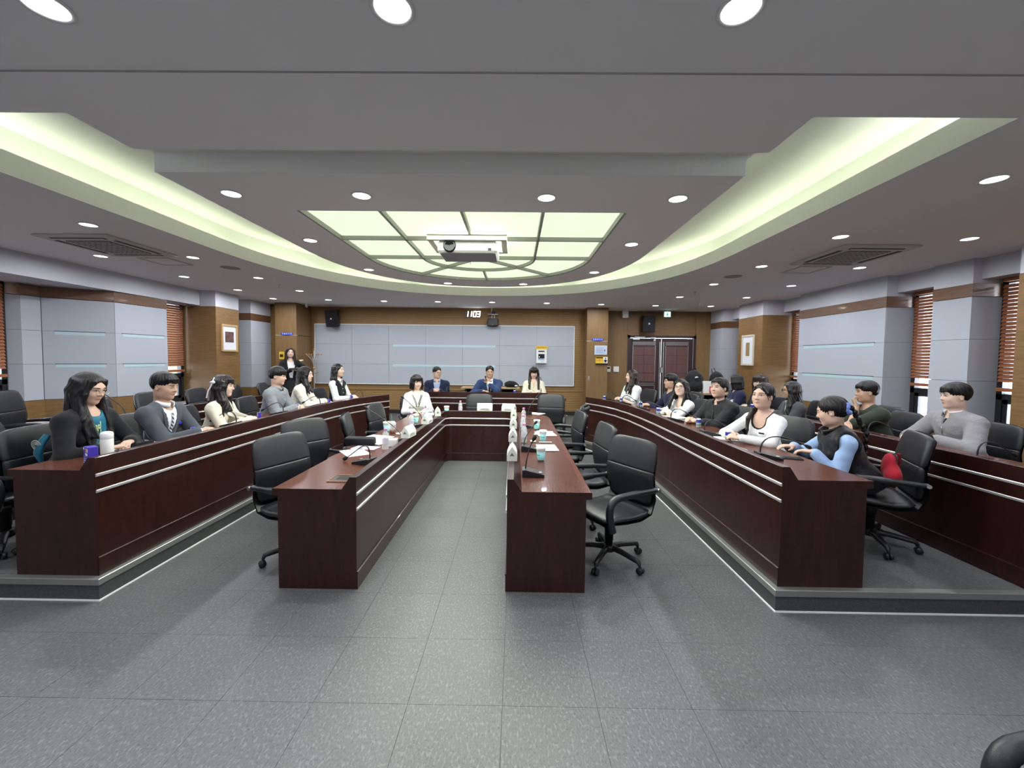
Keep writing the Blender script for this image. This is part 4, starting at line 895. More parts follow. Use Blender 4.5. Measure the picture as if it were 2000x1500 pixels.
class Person:
    def __init__(s, label, head, zf, face, look, lean=12, pitch=0, roll=0, female=True, tone='fair', build=1., standing=False, seat=.54, neck=.0, twist=0, hs=1.):
        s.fem = female; s.b = build; s.tone = tone; s.label = label; s.hs = hs
        fz = math.radians(face); s.rz = fz; L_ = math.radians(lean)
        s.dir = np.array([0, math.sin(L_), math.cos(L_)]); s.fw = np.array([0, math.cos(L_), -math.sin(L_)]); s.T = np.stack([np.array([1., 0, 0]), s.fw, s.dir], 1)
        hz = head[2]-zf
        s.p0z = .90 if standing else seat
        nl = np.array([0, math.sin(L_*.5+neck)*.19, math.cos(L_*.5+neck)*.19])
        s.tl = (hz-s.p0z-nl[2])/s.dir[2]; s.k = s.tl/.47           # torso length scale
        off = s.dir*s.tl+nl
        hx = head[0]-(-math.sin(fz)*off[1]); hy = head[1]-(math.cos(fz)*off[1])
        s.root = thing('person', label, 'person', (hx, hy, zf), fz, 'people in the meeting'); s.zf = zf
        s.P0 = np.array([0, 0, s.p0z]); s.NB = s.P0+s.dir*s.tl; s.HC = s.NB+nl; s.standing = standing
        s.H = rotm(math.radians(look-face), math.radians(pitch), math.radians(roll))
        sw = (.158 if female else .185)*build; s.sw = sw
        s.SH = {1: s.NB-s.dir*.055+np.array([sw, 0, 0]), -1: s.NB-s.dir*.055-np.array([sw, 0, 0])}
        s.arm = {}; s.hand = {}; s.kids = {}
    def loc(s, w):   # world point -> local
        d = np.array(w, float)-np.array(s.root.location); c, n = math.cos(-s.rz), math.sin(-s.rz); return np.array([d[0]*c-d[1]*n, d[0]*n+d[1]*c, d[2]])
    def hl(s, p): return s.HC+s.H @ (np.array(p, float)*s.hs)
    def tp(s, x, y, z): return s.P0+s.T @ np.array([x, y, z*s.k])   # torso coords, z along spine 0..~.47
    def set_arm(s, side, wrist, fdir=(0, 1, 0), pn=(0, 0, -1), curl=.5, hint=None, l=(.275, .235)):
        l = (l[0]*(1 if s.fem else 1.07), l[1]*(1 if s.fem else 1.07))
        e, w = ik(s.SH[side], np.array(wrist, float), l[0], l[1], hint if hint else (side*.7, -.4, -.8)); s.arm[side] = (s.SH[side], e, w); s.hand[side] = (np.array(fdir, float)/np.linalg.norm(fdir), np.array(pn, float), curl)
    def bounds(s, m):
        P = [s.P0-np.array([.21*s.b, .17, .12]), s.P0+np.array([.21*s.b, .2, 0]), s.NB+np.array([.22*s.b, .15, .06]), s.NB-np.array([.22*s.b, .15, 0])]+[q for a in s.arm.values() for q in a]
        return np.min(P, 0)-m, np.max(P, 0)+m
    def torso(s, F, t=0., k=.05, shoulders=True):
        b = s.b; f = s.fem; T = s.T
        F.ell(s.tp(0, .0, .33), ((.135 if f else .158)*b+t, (.088 if f else .105)*b+t, .155*s.k+t), k, T)
        F.ell(s.tp(0, .0, .14), ((.118 if f else .142)*b+t, (.088 if f else .105)*b+t, .16*s.k+t), k, T)
        F.ell(s.tp(0, -.01, .0), (.165*b+t, .125*b+t, .12+t), k, T)
        if f:
            for q in (-1, 1): F.ell(s.tp(q*.062*b, .075*b, .285), (.056*b+t, .044*b+t, .056+t), .04, T)
        if shoulders:
            for q in (-1, 1):
                F.cap(s.NB-s.dir*.075+np.array([q*.05, 0, 0]), s.SH[q]-np.array([q*.012, 0, .004]), .058*b+t, .050*b+t, k)
                F.cap(s.NB+s.dir*.0+np.array([q*.02, -.012, 0]), s.SH[q]-np.array([q*.03, 0, -.012]), .042*b+t, .036*b+t, .04)
    def arms(s, F, t=0., upto=1., k=.02, puff=0.):
        f = 1. if s.fem else 1.15; f *= s.b**.7
        for q, (a, e, w) in s.arm.items():
            if upto <= 1: 
                F.cap(a, a+(e-a)*upto, .043*f+t+puff, (.037*f+t)*upto+(.043*f+t+puff)*(1-upto), k)
            else:
                F.cap(a, e, .043*f+t+puff, .037*f+t, k); u = upto-1; F.cap(e, e+(w-e)*u, .037*f+t, .037*f+t-(.012*f)*u, k)
    def build_body(s, hh=.0055, hd=.0062, eyes='open', lipc=None, smile=0):
        F = Field(*s.bounds(.07), .0125)
        s.torso(F, 0.); s.arms(F, 0., 2.)
        F.cap(s.NB-s.dir*.05, s.hl((0, -.02, -.06)), .05, .047, .03); parts = [F.mesh()]
        s.head_field(hh, smile); V, Q = s.hf.mesh()
        c = V[Q].mean(1); lc = (c-s.HC) @ s.H/s.hs
        lip = ((lc[:, 0]/.0215)**2+((lc[:, 2]+.0605)/.0092)**2 < 1) & (lc[:, 1] > .06)
        parts.append((V, Q, lip.astype(int)))
        for q in s.hand: parts.append(s.hand_mesh(q, hd))
        s.body = np_obj('body', parts, skin(s.tone), s.root); s.eyes(eyes); return s
    def head_field(s, h, smile=0):
        lo = np.minimum(s.HC-.17, s.NB-.09); hi = s.HC+.16; F = Field(np.array([min(s.HC[0], s.NB[0])-.15, min(s.HC[1], s.NB[1])-.16, s.NB[2]-.15]), np.array([max(s.HC[0], s.NB[0])+.15, max(s.HC[1], s.NB[1])+.16, s.HC[2]+.16]), h)
        L = s.hl; R = s.H; g = s.hs; f = s.fem; w = .96 if f else 1.03
        def E(c, r, k, sub=False): F.ell(L(c), np.array(r)*g, k*g, R, sub)
        def K(a, b, ra, rb, k): F.cap(L(a), L(b), ra*g, rb*g, k*g)
        E((0, -.014, .030), (.073*w, .092, .086), .02); E((0, .016, -.036), (.059*w, .068, .080 if not f else .077), .045)
        E((0, .058, -.094), (.022*w, .018, .017), .035)
        for q in (-1, 1):
            E((q*.036, .048, -.028), (.026, .024, .028), .03); E((q*.045*w, .005, -.072), (.018, .035, .026), .04)
        K((-.030, .070, .022), (.030, .070, .022), .013, .013, .025)
        for q in (-1, 1): E((q*.031, .092, .004), (.0165, .0125, .0095), .012, True)
        K((0, .080, .010), (0, .094, -.022), .0065, .0100, .012); E((0, .097, -.027), (.0095, .0095, .0085), .008)
        for q in (-1, 1): E((q*.0115, .088, -.029), (.0075, .0085, .0065), .007)
        K((-.017-.004*smile, .0770, -.0565+.004*smile), (.0, .0835, -.0562), .0048, .0062, .006); K((.017+.004*smile, .0770, -.0565+.004*smile), (.0, .0835, -.0562), .0048, .0062, .006)
        K((-.013, .0775, -.0645), (.013, .0775, -.0645), .0058, .0058, .006)
        E((0, .090, -.0605), (.022, .006, .0016), .003, True)
        for q in (-1, 1):
            F.ell(L((q*.074*w, -.010, -.006)), np.array((.009, .019, .030))*g, .006*g, R @ rotm(q*-.35, 0, q*-.12)); F.ell(L((q*.083*w, -.004, -.004)), np.array((.006, .010, .017))*g, .004*g, R, True)
        r = .046 if f else .055
        F.cap(L((0, -.022, -.055)), s.NB-s.dir*.02, r*1.02, r*1.08, .022)
        for q in (-1, 1): F.cap(s.NB+s.dir*.0+np.array([q*.02, -.012, 0]), s.SH[q]-np.array([q*.03, 0, -.012]), .042*s.b, .036*s.b, .04)
        F.ell(s.tp(0, .0, .33), ((.135 if f else .158)*s.b, (.088 if f else .105)*s.b, .155*s.k), .05, s.T)
        for q in (-1, 1): F.cap(s.NB-s.dir*.075+np.array([q*.05, 0, 0]), s.SH[q]-np.array([q*.012, 0, .004]), .058*s.b, .050*s.b, .05)
        s.hf = F
    def onface(s, x, z, o=.0):
        p = s.hf.hit(s.hl((x, .15, z)), -s.H[:, 1], .16, .003)
        return None if p is None else p+s.H[:, 1]*o
    def eyes(s, mode):
        for q in (-1, 1):
            p = s.onface(q*.031, .003)
            if p is None: continue
            e = MB(); Rm = Matrix(s.H).to_4x4(); g = s.hs
            if mode == 'open':
                e.ell(tuple(p-s.H[:, 1]*.0035*g), (.0135*g, .0075*g, .0052*g), 0, 12, 8, Rm); e.ell(tuple(p+s.H[:, 1]*.0010*g+s.H[:, 2]*.0004), (.0062*g, .0040*g, .0054*g), 1, 10, 6, Rm)
            pts = []
            for k in range(7):
                u = -1+k/3; x = q*.031+u*.0165; z = (.0085-.0055*u*u) if mode == 'open' else (-.001-.003*(1-u*u))
                pp = s.onface(x, z, .0010); pts.append(pp if pp is not None else p)
            e.tube([Vector(t) for t in pts], [.0009, .0015, .0018, .0020, .0020, .0017, .0010], 6, mi=1); e.build('eye', [M['eye'], M['iris']], s.body)
            pts = []
            for k in range(6):
                u = k/5; pp = s.onface(q*(.013+.036*u), .0235+.006*math.sin(u*2.2)-.004*u, .0010); 
                if pp is not None: pts.append(Vector(pp))
            if len(pts) > 2: MB().tube(pts, [.0020+.0012*math.sin(PI*i/(len(pts)-1)) for i in range(len(pts))], 6).build('eyebrow', M['brow'], s.body)
    def hand_mesh(s, q, h):
        a, e, w = s.arm[q]; fd, pn, curl = s.hand[q]; pn = pn-fd*(pn@fd); pn /= np.linalg.norm(pn); sd = np.cross(fd, pn); sc = .93 if s.fem else 1.04
        c = w+fd*.045*sc; F = Field(np.minimum(w, c+fd*.10)-.105, np.maximum(w, c+fd*.10)+.105, h)
        R = np.stack([sd, fd, pn], 1)
        f = 1. if s.fem else 1.15
        F.cap(e+(w-e)*.72, w, .029*f, .0255*f, .015); F.box(w+fd*.048*sc, (.037*sc, .046*sc, .0125*sc), .012, .018, R)
        # thumb side: towards body midline when palm is down
        ts = -q if (np.cross(np.array([0, 0, 1.]), fd)@sd) == 0 else np.sign(sd@np.array([-q, 0, 0.]) or 1)
        ts = 1. if sd@(np.array([-q, .2, .3])) > 0 else -1.
        for i, (x, ln) in enumerate(((-.028, .070), (-.0095, .078), (.0095, .072), (.027, .056))):
            x *= -ts; k0 = w+sd*x*sc+fd*.088*sc; cu = curl*(1+.12*i); d1 = fd*math.cos(cu*.7)+pn*math.sin(cu*.7); d2 = fd*math.cos(cu*1.7)+pn*math.sin(cu*1.7); d3 = fd*math.cos(cu*2.4)+pn*math.sin(cu*2.4)
            k1 = k0+d1*ln*.46*sc; k2 = k1+d2*ln*.32*sc; k3 = k2+d3*ln*.24*sc; F.cap(k0, k1, .0090*sc, .0080*sc, .004); F.cap(k1, k2, .0080*sc, .0072*sc, .003); F.cap(k2, k3, .0072*sc, .0060*sc, .003)
        b0 = w+fd*.022*sc+sd*ts*.026*sc+pn*.006; b1 = b0+(fd*.55+sd*ts*.75+pn*.25)*.040*sc; b2 = b1+(fd*.9+sd*ts*.15+pn*.35)*.032*sc
        F.cap(b0, b1, .013*sc, .0098*sc, .012); F.cap(b1, b2, .0095*sc, .0075*sc, .004)
        return F.mesh()
    def legs(s, m=None, skirt=False, h=.016, knee=.42, spread=.10):
        F = Field((-.32, -.25, .0), (.32, .72, s.p0z+.16), h)
        if s.standing:
            F.ell((0, 0, s.p0z), (.165*s.b, .125*s.b, .12), .04)
            if skirt: F.cap((0, .0, s.p0z-.05), (0, .0, .42), .15, .17, .05)
            for q in (-1, 1): F.cap((q*.085, 0, s.p0z-.04), (q*.09, .01, .48), .082, .058, .03); F.cap((q*.09, .01, .48), (q*.09, -.01, .09), .056, .04, .02); F.cap((q*.09, -.03, .04), (q*.095, .14, .03), .038, .032, .015)
        else:
            F.ell((0, -.01, s.p0z-.01), (.175*s.b, .13*s.b, .10), .04)
            for q in (-1, 1): F.cap((q*.085, .02, s.p0z-.02), (q*spread, knee, s.p0z-.03), .085*s.b, .062, .03); F.cap((q*spread, knee, s.p0z-.035), (q*spread, knee-.04, .10), .058, .042, .02); F.cap((q*spread, knee-.07, .04), (q*spread, knee+.12, .03), .038, .032, .015)
        return np_obj('trousers', [F.mesh()], m or M['trous'], s.root)
    def garment(s, name, m, t=.012, upto=1.93, h=.0095, neck=.062, vneck=None, fold=.004, hem=-.06, sleeve_t=None, shoulders=True, parent=None, puff=0., cut=None, drop=0., trim=None):
        """knitted / woven top; vneck = (half width at collar, depth below neck) opening"""
        F = Field(*s.bounds(.10), h); s.torso(F, t, shoulders=shoulders)
        if upto > 0: s.arms(F, (t if sleeve_t is None else sleeve_t), upto, .025, puff)
        F.box(s.P0+s.dir*(hem-.2), (.5, .5, .2), .0, .004, s.T, True)
        nk = s.NB+s.dir*.02+s.fw*.008
        F.cap(nk-s.dir*.015, nk+s.dir*.2+s.fw*.06, neck, neck*1.25, .012, True)
        if drop: F.ell(s.NB+s.fw*.085-s.dir*drop*.4, (.07, .09, drop), .012, s.T, True)
        if vneck:
            w, dp = vneck; n = 9
            for i in range(n):
                u = i/(n-1); c = s.NB-s.dir*(dp*(1-u))+s.fw*.12; ww = max(.004, w*u)
                F.box(c, (ww, .10, dp/(n-1)*.8), .002, .003, s.T, True)
        if cut: cut(F)
        V, Q = F.mesh(); 
        if fold: V = wrinkle(V, fold, 13, hash(name) % 50 + s.HC[0]*7, (1, 1, 1.4))
        if trim:     # narrow band of another cloth along the neck opening
            G = Field(*s.bounds(.10), h); X = G.lo[0]+h*np.arange(G.n[0])[:, None, None]; Y = G.lo[1]+h*np.arange(G.n[1])[None, :, None]; Z = G.lo[2]+h*np.arange(G.n[2])[None, None, :]
            a, b = nk-s.dir*.015, nk+s.dir*.2+s.fw*.06; d = b-a; t_ = np.clip(((X-a[0])*d[0]+(Y-a[1])*d[1]+(Z-a[2])*d[2])/(d@d), 0, 1); D = np.sqrt((X-a[0]-t_*d[0])**2+(Y-a[1]-t_*d[1])**2+(Z-a[2]-t_*d[2])**2)-neck*(1+.25*t_)
            if drop: c = s.NB+s.fw*.085-s.dir*drop*.4; u = [((X-c[0])*s.T[0, i]+(Y-c[1])*s.T[1, i]+(Z-c[2])*s.T[2, i])/r_ for i, r_ in enumerate((.07, .09, drop))]; D = np.minimum(D, (np.sqrt(u[0]**2+u[1]**2+u[2]**2)-1)*drop)
            G.A = np.maximum(F.A-.0035, D-trim[1]).astype(np.float32); np_obj('neckline_trim', [G.mesh()], trim[0], s.root)
        o = np_obj(name, [(V, Q)], m, parent or s.root); s.kids[name] = o; s.gf = F; return o
    def front(s, x, z, o=.003, F=None):
        """point on the garment front; x right, z along spine below (-) the neck base"""
        F = F or s.gf; p = F.hit(s.NB+s.dir*z+np.array([x, 0, 0])+s.fw*.34, -s.fw, .5, .005)
        return None if p is None else p+s.fw*o
    def strip(s, name, m, left, right, o=.004, par=None, F=None):
        L_ = [s.front(x, z, o, F) for x, z in left]; R_ = [s.front(x, z, o, F) for x, z in right]
        ok = [i for i in range(len(L_)) if L_[i] is not None and R_[i] is not None]
        if len(ok) < 2: return None
        V, Q = ribbon([L_[i] for i in ok], [R_[i] for i in ok]); ob = np_obj(name, [(V, Q)], m, par or s.root)
        md = ob.modifiers.new('thickness', 'SOLIDIFY'); md.thickness = .003; md.offset = 1; return ob
    def lapels(s, m, w, dp, wid=.045):
        for q in (-1, 1):
            Z = [-.012-(dp-.012)*i/8 for i in range(9)]; e = [w*(1+z/dp) for z in Z]
            s.strip('lapel', m, [(q*(x+.001), z) for x, z in zip(e, Z)], [(q*(x+wid*(.55+.45*math.sin(PI*min(1, i/6)))*(1-.75*(i/8)**3)), z+.004) for i, (x, z) in enumerate(zip(e, Z))], .006)
    def collar(s, m, r=.062, hgt=.034, flap=.032, gap=22, name='collar', par=None, lift=.030):
        n = 22; mb = []; c0 = s.NB+s.dir*lift+s.fw*.006; up = s.dir*.93+s.fw*.25
        rows = ((r+.002, -.004), (r, hgt), (r+.006, hgt+.003), (r+flap*.62, hgt-flap*.72))
        V = []
        for rr_, z in rows:
            for i in range(n+1):
                a = math.radians(gap+(360-2*gap)*i/n); edge = abs(i/n-.5)*2
                zz = z-(.024*edge**3 if z < hgt-.005 and rr_ > r+.004 else 0)-.012*edge
                V.append(c0+np.array([1., 0, 0])*math.sin(a)*rr_+s.fw*math.cos(a)*rr_*1.02+up*zz)
        Q = [(k*(n+1)+i, k*(n+1)+i+1, (k+1)*(n+1)+i+1, (k+1)*(n+1)+i) for k in range(3) for i in range(n)]
        ob = np_obj(name, [(np.array(V), np.array(Q))], m, par or s.root); md = ob.modifiers.new('thickness', 'SOLIDIFY'); md.thickness = .003; return ob
    def tie(s, m, dp=.30, w=.03, F=None, top=-.012):
        Z = [top-(dp-.0)*i/10 for i in range(11)]; wd = [.012, .014, .010]+[.011+(w-.011)*(i/7) for i in range(8)]
        s.strip('tie', m, [(-x, z) for x, z in zip(wd, Z)], [(x, z) for x, z in zip(wd, Z)], .006, F=F)
    def glasses(s, m, r=(.024, .019), th=.0016):
        mb = MB()
        for q in (-1, 1):
            p = s.hl((q*.032, .103, .0)); mb.tube([Vector(p+s.H[:, 0]*math.cos(a)*r[0]*s.hs+s.H[:, 2]*math.sin(a)*r[1]*s.hs) for a in [2*PI*i/20 for i in range(21)]], th, 6, caps=False)
            mb.tube([Vector(s.hl((q*.056, .101, .004))), Vector(s.hl((q*.074, .075, .005))), Vector(s.hl((q*.079, .0, .004))), Vector(s.hl((q*.079, -.02, -.008)))], th, 6)
        mb.tube([Vector(s.hl((-.008, .105, .004))), Vector(s.hl((0, .107, .006))), Vector(s.hl((.008, .105, .004)))], th, 6); return mb.build('glasses', m, s.body)
    # ---- hair
    def hair(s, style, col='black', h=.0065, length=.30, bangs=None, side=None, part_=0., ears=False, vol=1., front=(0, 0), hairline=.0, extra=None):
        L = s.hl; R = s.H; g = s.hs; dn = np.array([0, 0, -1.])
        ext = length+.1 if style in ('long', 'pony', 'braid', 'bob') else .12
        F = Field(s.HC-np.array([.20, .22, ext+.05]), s.HC+np.array([.20, .22, .17]), h)
        def E(c, r, k=.02, sub=False, RR=None): F.ell(L(c), np.array(r)*g, k*g, R if RR is None else RR, sub)
        v = vol
        E((0, -.018, .034), (.080*v+.003, .098*v, .092*v), .01)
        if style == 'short':
            E((0, -.012, .062), (.078*v, .094*v, .070*v), .02)
            F.box(L((0, -.02, -.105)), np.array((.12, .13, .055))*g, .01, .02, R, True)        # nape
            E((0, .100, -.040+hairline), (.064, .083, .112), .010, True)                        # face
            for q in (-1, 1): E((q*.082, .028, -.040), (.022, .045, .055), .015, True); F.box(L((q*.088, -.006, -.03)), np.array((.016, .026, .038))*g, .01, .012, R, True)
        else:
            E((0, .104, -.046+hairline), (.0600, .086, .122), .010, True)
        if style == 'long':
            n = 11
            for i in range(n):      # back sheet
                a = -1+2*i/(n-1); ang = a*1.75; x = math.sin(ang)*.084*v; y = -.015-math.cos(ang)*.088*v
                p0 = L((x*.9, y*.9, .05)); p1 = L((x, y, -.03)); p2 = p1+dn*(length*.45)+s.H[:, 0]*(x*.22)-s.fw*.012; p3 = p1+dn*(length*(.92+.08*math.sin(i*2.3)))+s.H[:, 0]*(x*.30)-s.fw*.004
                if abs(a) > .72: p2 = p2+np.array([0, front[0 if a < 0 else 1], 0])*.6; p3 = p3+np.array([0, front[0 if a < 0 else 1], 0])
                F.cap(p0, p1, .022, .024, .02); F.cap(p1, p2, .024, .023, .02); F.cap(p2, p3, .023, .012, .02)
            for q in (-1, 1):       # curtains beside the face
                for xx, yy, rr_ in ((.070, .045, .013), (.079, .022, .017)):
                    if ears: continue
                    p0 = L((q*xx*.75, yy+.015, .075)); p1 = L((q*xx, yy, .0)); p2 = L((q*(xx+.004), yy-.004, -.08)); fr_ = front[0 if q < 0 else 1]
                    p3 = p2+dn*length*.62+np.array([q*.008, fr_*1.1, 0]); F.cap(p0, p1, .012, rr_, .015); F.cap(p1, p2, rr_, rr_, .015); F.cap(p2, p3, rr_, rr_*.7, .02)
        if style == 'bob':
            for i in range(13):
                a = -1+2*i/12; ang = a*2.25; x = math.sin(ang)*.086*v; y = -.012-math.cos(ang)*.09*v
                F.cap(L((x*.9, y*.9, .06)), L((x, y, -.02)), .020, .022, .02); F.cap(L((x, y, -.02)), L((x*1.10, y*1.02, -length)), .022, .017, .02)
        if style in ('pony', 'up', 'braid'):
            E((0, -.03, .02), (.078, .088, .085), .02)
            F.box(L((0, -.02, -.115)), np.array((.12, .14, .045))*g, .01, .02, R, True)
            for q in (-1, 1): F.box(L((q*.088, .004, -.035)), np.array((.016, .036, .045))*g, .01, .012, R, True)
        if style == 'up': F.ell(L((0, -.10, .02)), (.04, .035, .045), .02, R)
        if bangs:
            z, w, n, t = bangs       # lower edge, half width, locks, thickness
            for i in range(n):
                a = -1+2*i/(n-1); x = a*w; y0 = .066*math.sqrt(max(.05, 1-(x/.082)**2)); y1 = .087*math.sqrt(max(.12, 1-(x/.086)**2))
                F.cap(L((x*.55+part_*.4, y0*.55, .112)), L((x*.92, y1*.97, .075)), t, t, .012); F.cap(L((x*.92, y1*.97, .075)), L((x, y1+.009, z+.012*abs(a)+.006*math.sin(i*3.7))), t, t*.55, .008)
        if side:
            for pts, r0, r1 in side:
                P = [np.array(p) for p in pts]; m = len(P)-1
                for i in range(m): F.cap(P[i], P[i+1], r0+(r1-r0)*i/m, r0+(r1-r0)*(i+1)/m, .015)
        if extra: extra(F)
        V, Q = F.mesh(); d = (V-s.HC) @ s.H; ang = np.arctan2(d[:, 0], d[:, 1]-.01)
        out = np.stack([np.sin(ang), np.cos(ang), np.zeros(len(V))], 1) @ s.H.T
        V = V+out*(.0022*np.sin(ang*23+3*np.sin(d[:, 2]*30)))[:, None]
        s.hair_o = np_obj('hair', [(V, Q)], hairm(col), s.root); return s.hair_o
# ------------------------------------------------------------------ the people
def seat(p, lab, grp, k=.92, da=0, back=.03):
    x, y = p.root.location[0], p.root.location[1]; a = p.rz+math.radians(da)
    chair(x+math.sin(a)*back, y-math.cos(a)*back, p.zf, math.degrees(a), lab, grp, k)
def flower(p, x, z, r, m, dr='front'):
    c = p.front(x, z, .006)
    if c is None: return
    b = MB(); Mx = Matrix(p.T).to_4x4()
    for i in range(6): a = i*PI/3; b.ell(tuple(c+p.T @ np.array([math.cos(a)*r, .001, math.sin(a)*r])), (r*.62, .004, r*.45), 0, 10, 6, Mx @ Matrix.Rotation(-a, 4, 'Y'))
    b.ell(tuple(c), (r*.4, .006, r*.4), 0, 10, 6, Mx); b.build('flower_embroidery', m, p.root)
def buttons(p, m, zs, x=0., r=.006):
    for z in zs:
        c = p.front(x, z, .003)
        if c is not None: MB().ell(tuple(c), (r, .003, r), 0, 10, 6, Matrix(p.T).to_4x4()).build('button', m, p.root)
def watch(p, q, m=None):
    a, e, w = p.arm[q]; c = e+(w-e)*.93; d = (w-e)/np.linalg.norm(w-e); n_ = np.array([0, 0, 1.]); n_ = n_-d*(n_@d); n_ /= np.linalg.norm(n_); sd = np.cross(d, n_); b = MB()
    b.tube([Vector(c+(n_*math.cos(t)+sd*math.sin(t))*.031) for t in [2*PI*i/16 for i in range(17)]], .005, 6, caps=False)
    R = np.stack([sd, d, n_], 1); b.box((-.016, -.018, -.005), (.016, .018, .006), M=Matrix.Translation(c+n_*.034) @ Matrix(R).to_4x4()); b.build('wristwatch', m or M['black'], p.body)
def clip(p, a, b, r, m, name='hair_clip'): MB().tube([Vector(p.hl(a)), Vector(p.hl(tuple((np.array(a)+np.array(b))/2+np.array([0, .0, .003])))), Vector(p.hl(b))], r, 8, flat=.6).build(name, m, p.root)
cuffw = cloth('white_shirt', (.72, .74, .78))
blackc = cloth('black', (.010, .010, .012)); creamc = cloth('cream', (.66, .62, .50)); whitec = cloth('white', (.74, .75, .76)); ivory = cloth('ivory_knit', (.70, .68, .60), bump=(120, .5)); navy = cloth('navy', (.012, .018, .045))
greys = cloth('grey_suit', (.062, .070, .086)); gold = mat('gold_wire', (.65, .50, .34), .3, metal=.8); blackf = mat('black_frame', (.012, .010, .010), .3)
def arms_on_table(p, x=.09, y=.40, z=.738, fd=(0, 1, 0), curl=.5, inw=.4):
    for q in (-1, 1): p.set_arm(q, (q*x, y, z), (-q*inw, 1, 0), (0, 0, -1), curl, hint=(q*.6, -.4, -.75))
def clasp(p, c, z=.755, sp=.055):
    p.set_arm(1, (c[0]+sp, c[1]-.045, z), (-.62, .75, .05), (-.5, -.3, -.7), 1.0, hint=(.6, -.4, -.7)); p.set_arm(-1, (c[0]-sp, c[1]-.05, z-.006), (.62, .75, .05), (.5, -.3, -.7), .95, hint=(-.6, -.4, -.7))
# --- left platform row -------------------------------------------------------------------
p = Person('woman in black with teal flowered vest at the left desk end', (-3.36, 3.15, 1.345), .15, -84, -86, 13, -14, 0, True, 'mid', 1.12, hs=1.03)
p.set_arm(1, (.10, .34, .745), (-.75, .55, 0), (0, 0, -1), .7, hint=(.8, -.35, -.75)); p.set_arm(-1, (-.06, .36, .76), (.9, .4, 0), (0, 0, -1), .6, hint=(-.9, -.2, -.6))
p.build_body(.005); p.legs(); teal = cloth('teal_satin', (.010, .125, .200), .35, bump=(30, .1))
p.garment('teal_vest', teal, .012, 0, neck=.066, fold=.003); p.gv = p.gf
p.garment('black_cardigan', blackc, .020, 1.93, neck=.062, vneck=(.085, .34), fold=.005, sleeve_t=.016)
p.gf = p.gv; pf = mat('pale_flower', (.42, .52, .30), .6); flower(p, .030, -.10, .022, pf); flower(p, -.02, -.17, .018, pf); p.strip('teal_edging', pf, [(-.012, -.05-.03*i) for i in range(9)], [(-.005, -.05-.03*i) for i in range(9)], .004)
# flowered hem hanging at her back
hm = MB(); hm.tube([Vector((.16, -.03, .86)), Vector((.19, -.05, .80)), Vector((.20, -.06, .73)), Vector((.17, -.07, .66))], [.04, .05, .055, .03], 12, flat=.45); hm.build('teal_hem', teal, p.root)
fh = MB()
for r_ in (.030, .019, .010): fh.tube([Vector((.218+.01*math.sin(t), -.05+math.cos(t)*r_, .79+math.sin(t)*r_*1.3)) for t in [2*PI*i/18 for i in range(19)]], .005, 6, caps=False)
fh.build('hem_flower', mat('grey_flower', (.30, .33, .30), .7), p.root)
p.hair('long', 'black', .0065, .46, side=[([p.hl((.06, .05, .07)), p.hl((.083, .055, -.03)), p.hl((.088, .05, -.13)), p.hl((.08, .03, -.16))+np.array([.01, .03, -.16])], .016, .018)], front=(.05, .10), vol=1.04)
p.glasses(gold, (.025, .021), .0013); seat(p, 'black chair of the woman in the teal vest', g2, .90)
p = Person('young man in grey suit with striped tie at the left desk', (-3.26, 3.72, 1.325), .15, -86, -84, 13, -8, 0, False, 'tan', 1.0, hs=1.04)
clasp(p, (-.02, .50)); p.build_body(.005, eyes='closed'); p.legs(greys)
p.garment('white_shirt', cuffw, .008, 1.97, neck=.060, fold=.002); F1 = p.gf
p.garment('suit_jacket', greys, .020, 1.90, neck=.066, vneck=(.075, .30), fold=.005, sleeve_t=.018); p.lapels(greys, .075, .30); p.collar(cuffw, .061, .034, .034, 16, 'shirt_collar')
st = mat('striped_tie', (.05, .055, .085), .5); wave_lines(st, .02, 'Z', 0.); nt_ = st.node_tree; wv = [n for n in nt_.nodes if n.type == 'TEX_WAVE'][0]; wv.bands_direction = 'DIAGONAL'; rp = nt_.nodes.new('ShaderNodeValToRGB'); rp.color_ramp.interpolation = 'CONSTANT'; rp.color_ramp.elements[0].color = (.035, .04, .07, 1); rp.color_ramp.elements[1].color = (.55, .55, .58, 1); rp.color_ramp.elements[1].position = .55; nt_.links.new(wv.outputs[0], rp.inputs[0]); nt_.links.new(rp.outputs[0], nt_.nodes['Principled BSDF'].inputs['Base Color'])
p.tie(st, .30, .032, F1)
c = p.front(-.105, -.15, .008); b_ = MB(); b_.ell(tuple(c), (.022, .008, .016), 0, 10, 6); b_.ell(tuple(c+np.array([.012, .004, .012])), (.012, .006, .014), 0, 8, 6); b_.build('pocket_square', mat('royal_blue', (.02, .03, .45), .6), p.root)
p.hair('short', 'black', .0058, bangs=(.040, .060, 11, .009), vol=1.0); seat(p, 'black chair of the man in the grey suit', g2, .90)
p = Person('woman in cream blazer with white hair ribbon at the left desk', (-3.28, 4.50, 1.275), .15, -80, -72, 14, -4, 0, True, 'fair', 1.0, hs=1.03)
clasp(p, (.03, .44)); p.build_body(.0055); p.legs(creamc); p.garment('white_top', whitec, .008, 0, neck=.07, fold=.0); p.garment('cream_blazer', creamc, .020, 1.93, neck=.066, vneck=(.05, .26), fold=.005, sleeve_t=.016); p.lapels(creamc, .05, .26, .04)
p.hair('long', 'dark', .0065, .30, bangs=(.028, .058, 9, .010), front=(.02, .07)); p.glasses(gold, (.022, .019), .0011); watch(p, 1)
clip(p, (.077, .035, .052), (.079, -.02, .066), .006, M['paper']); b_ = MB()
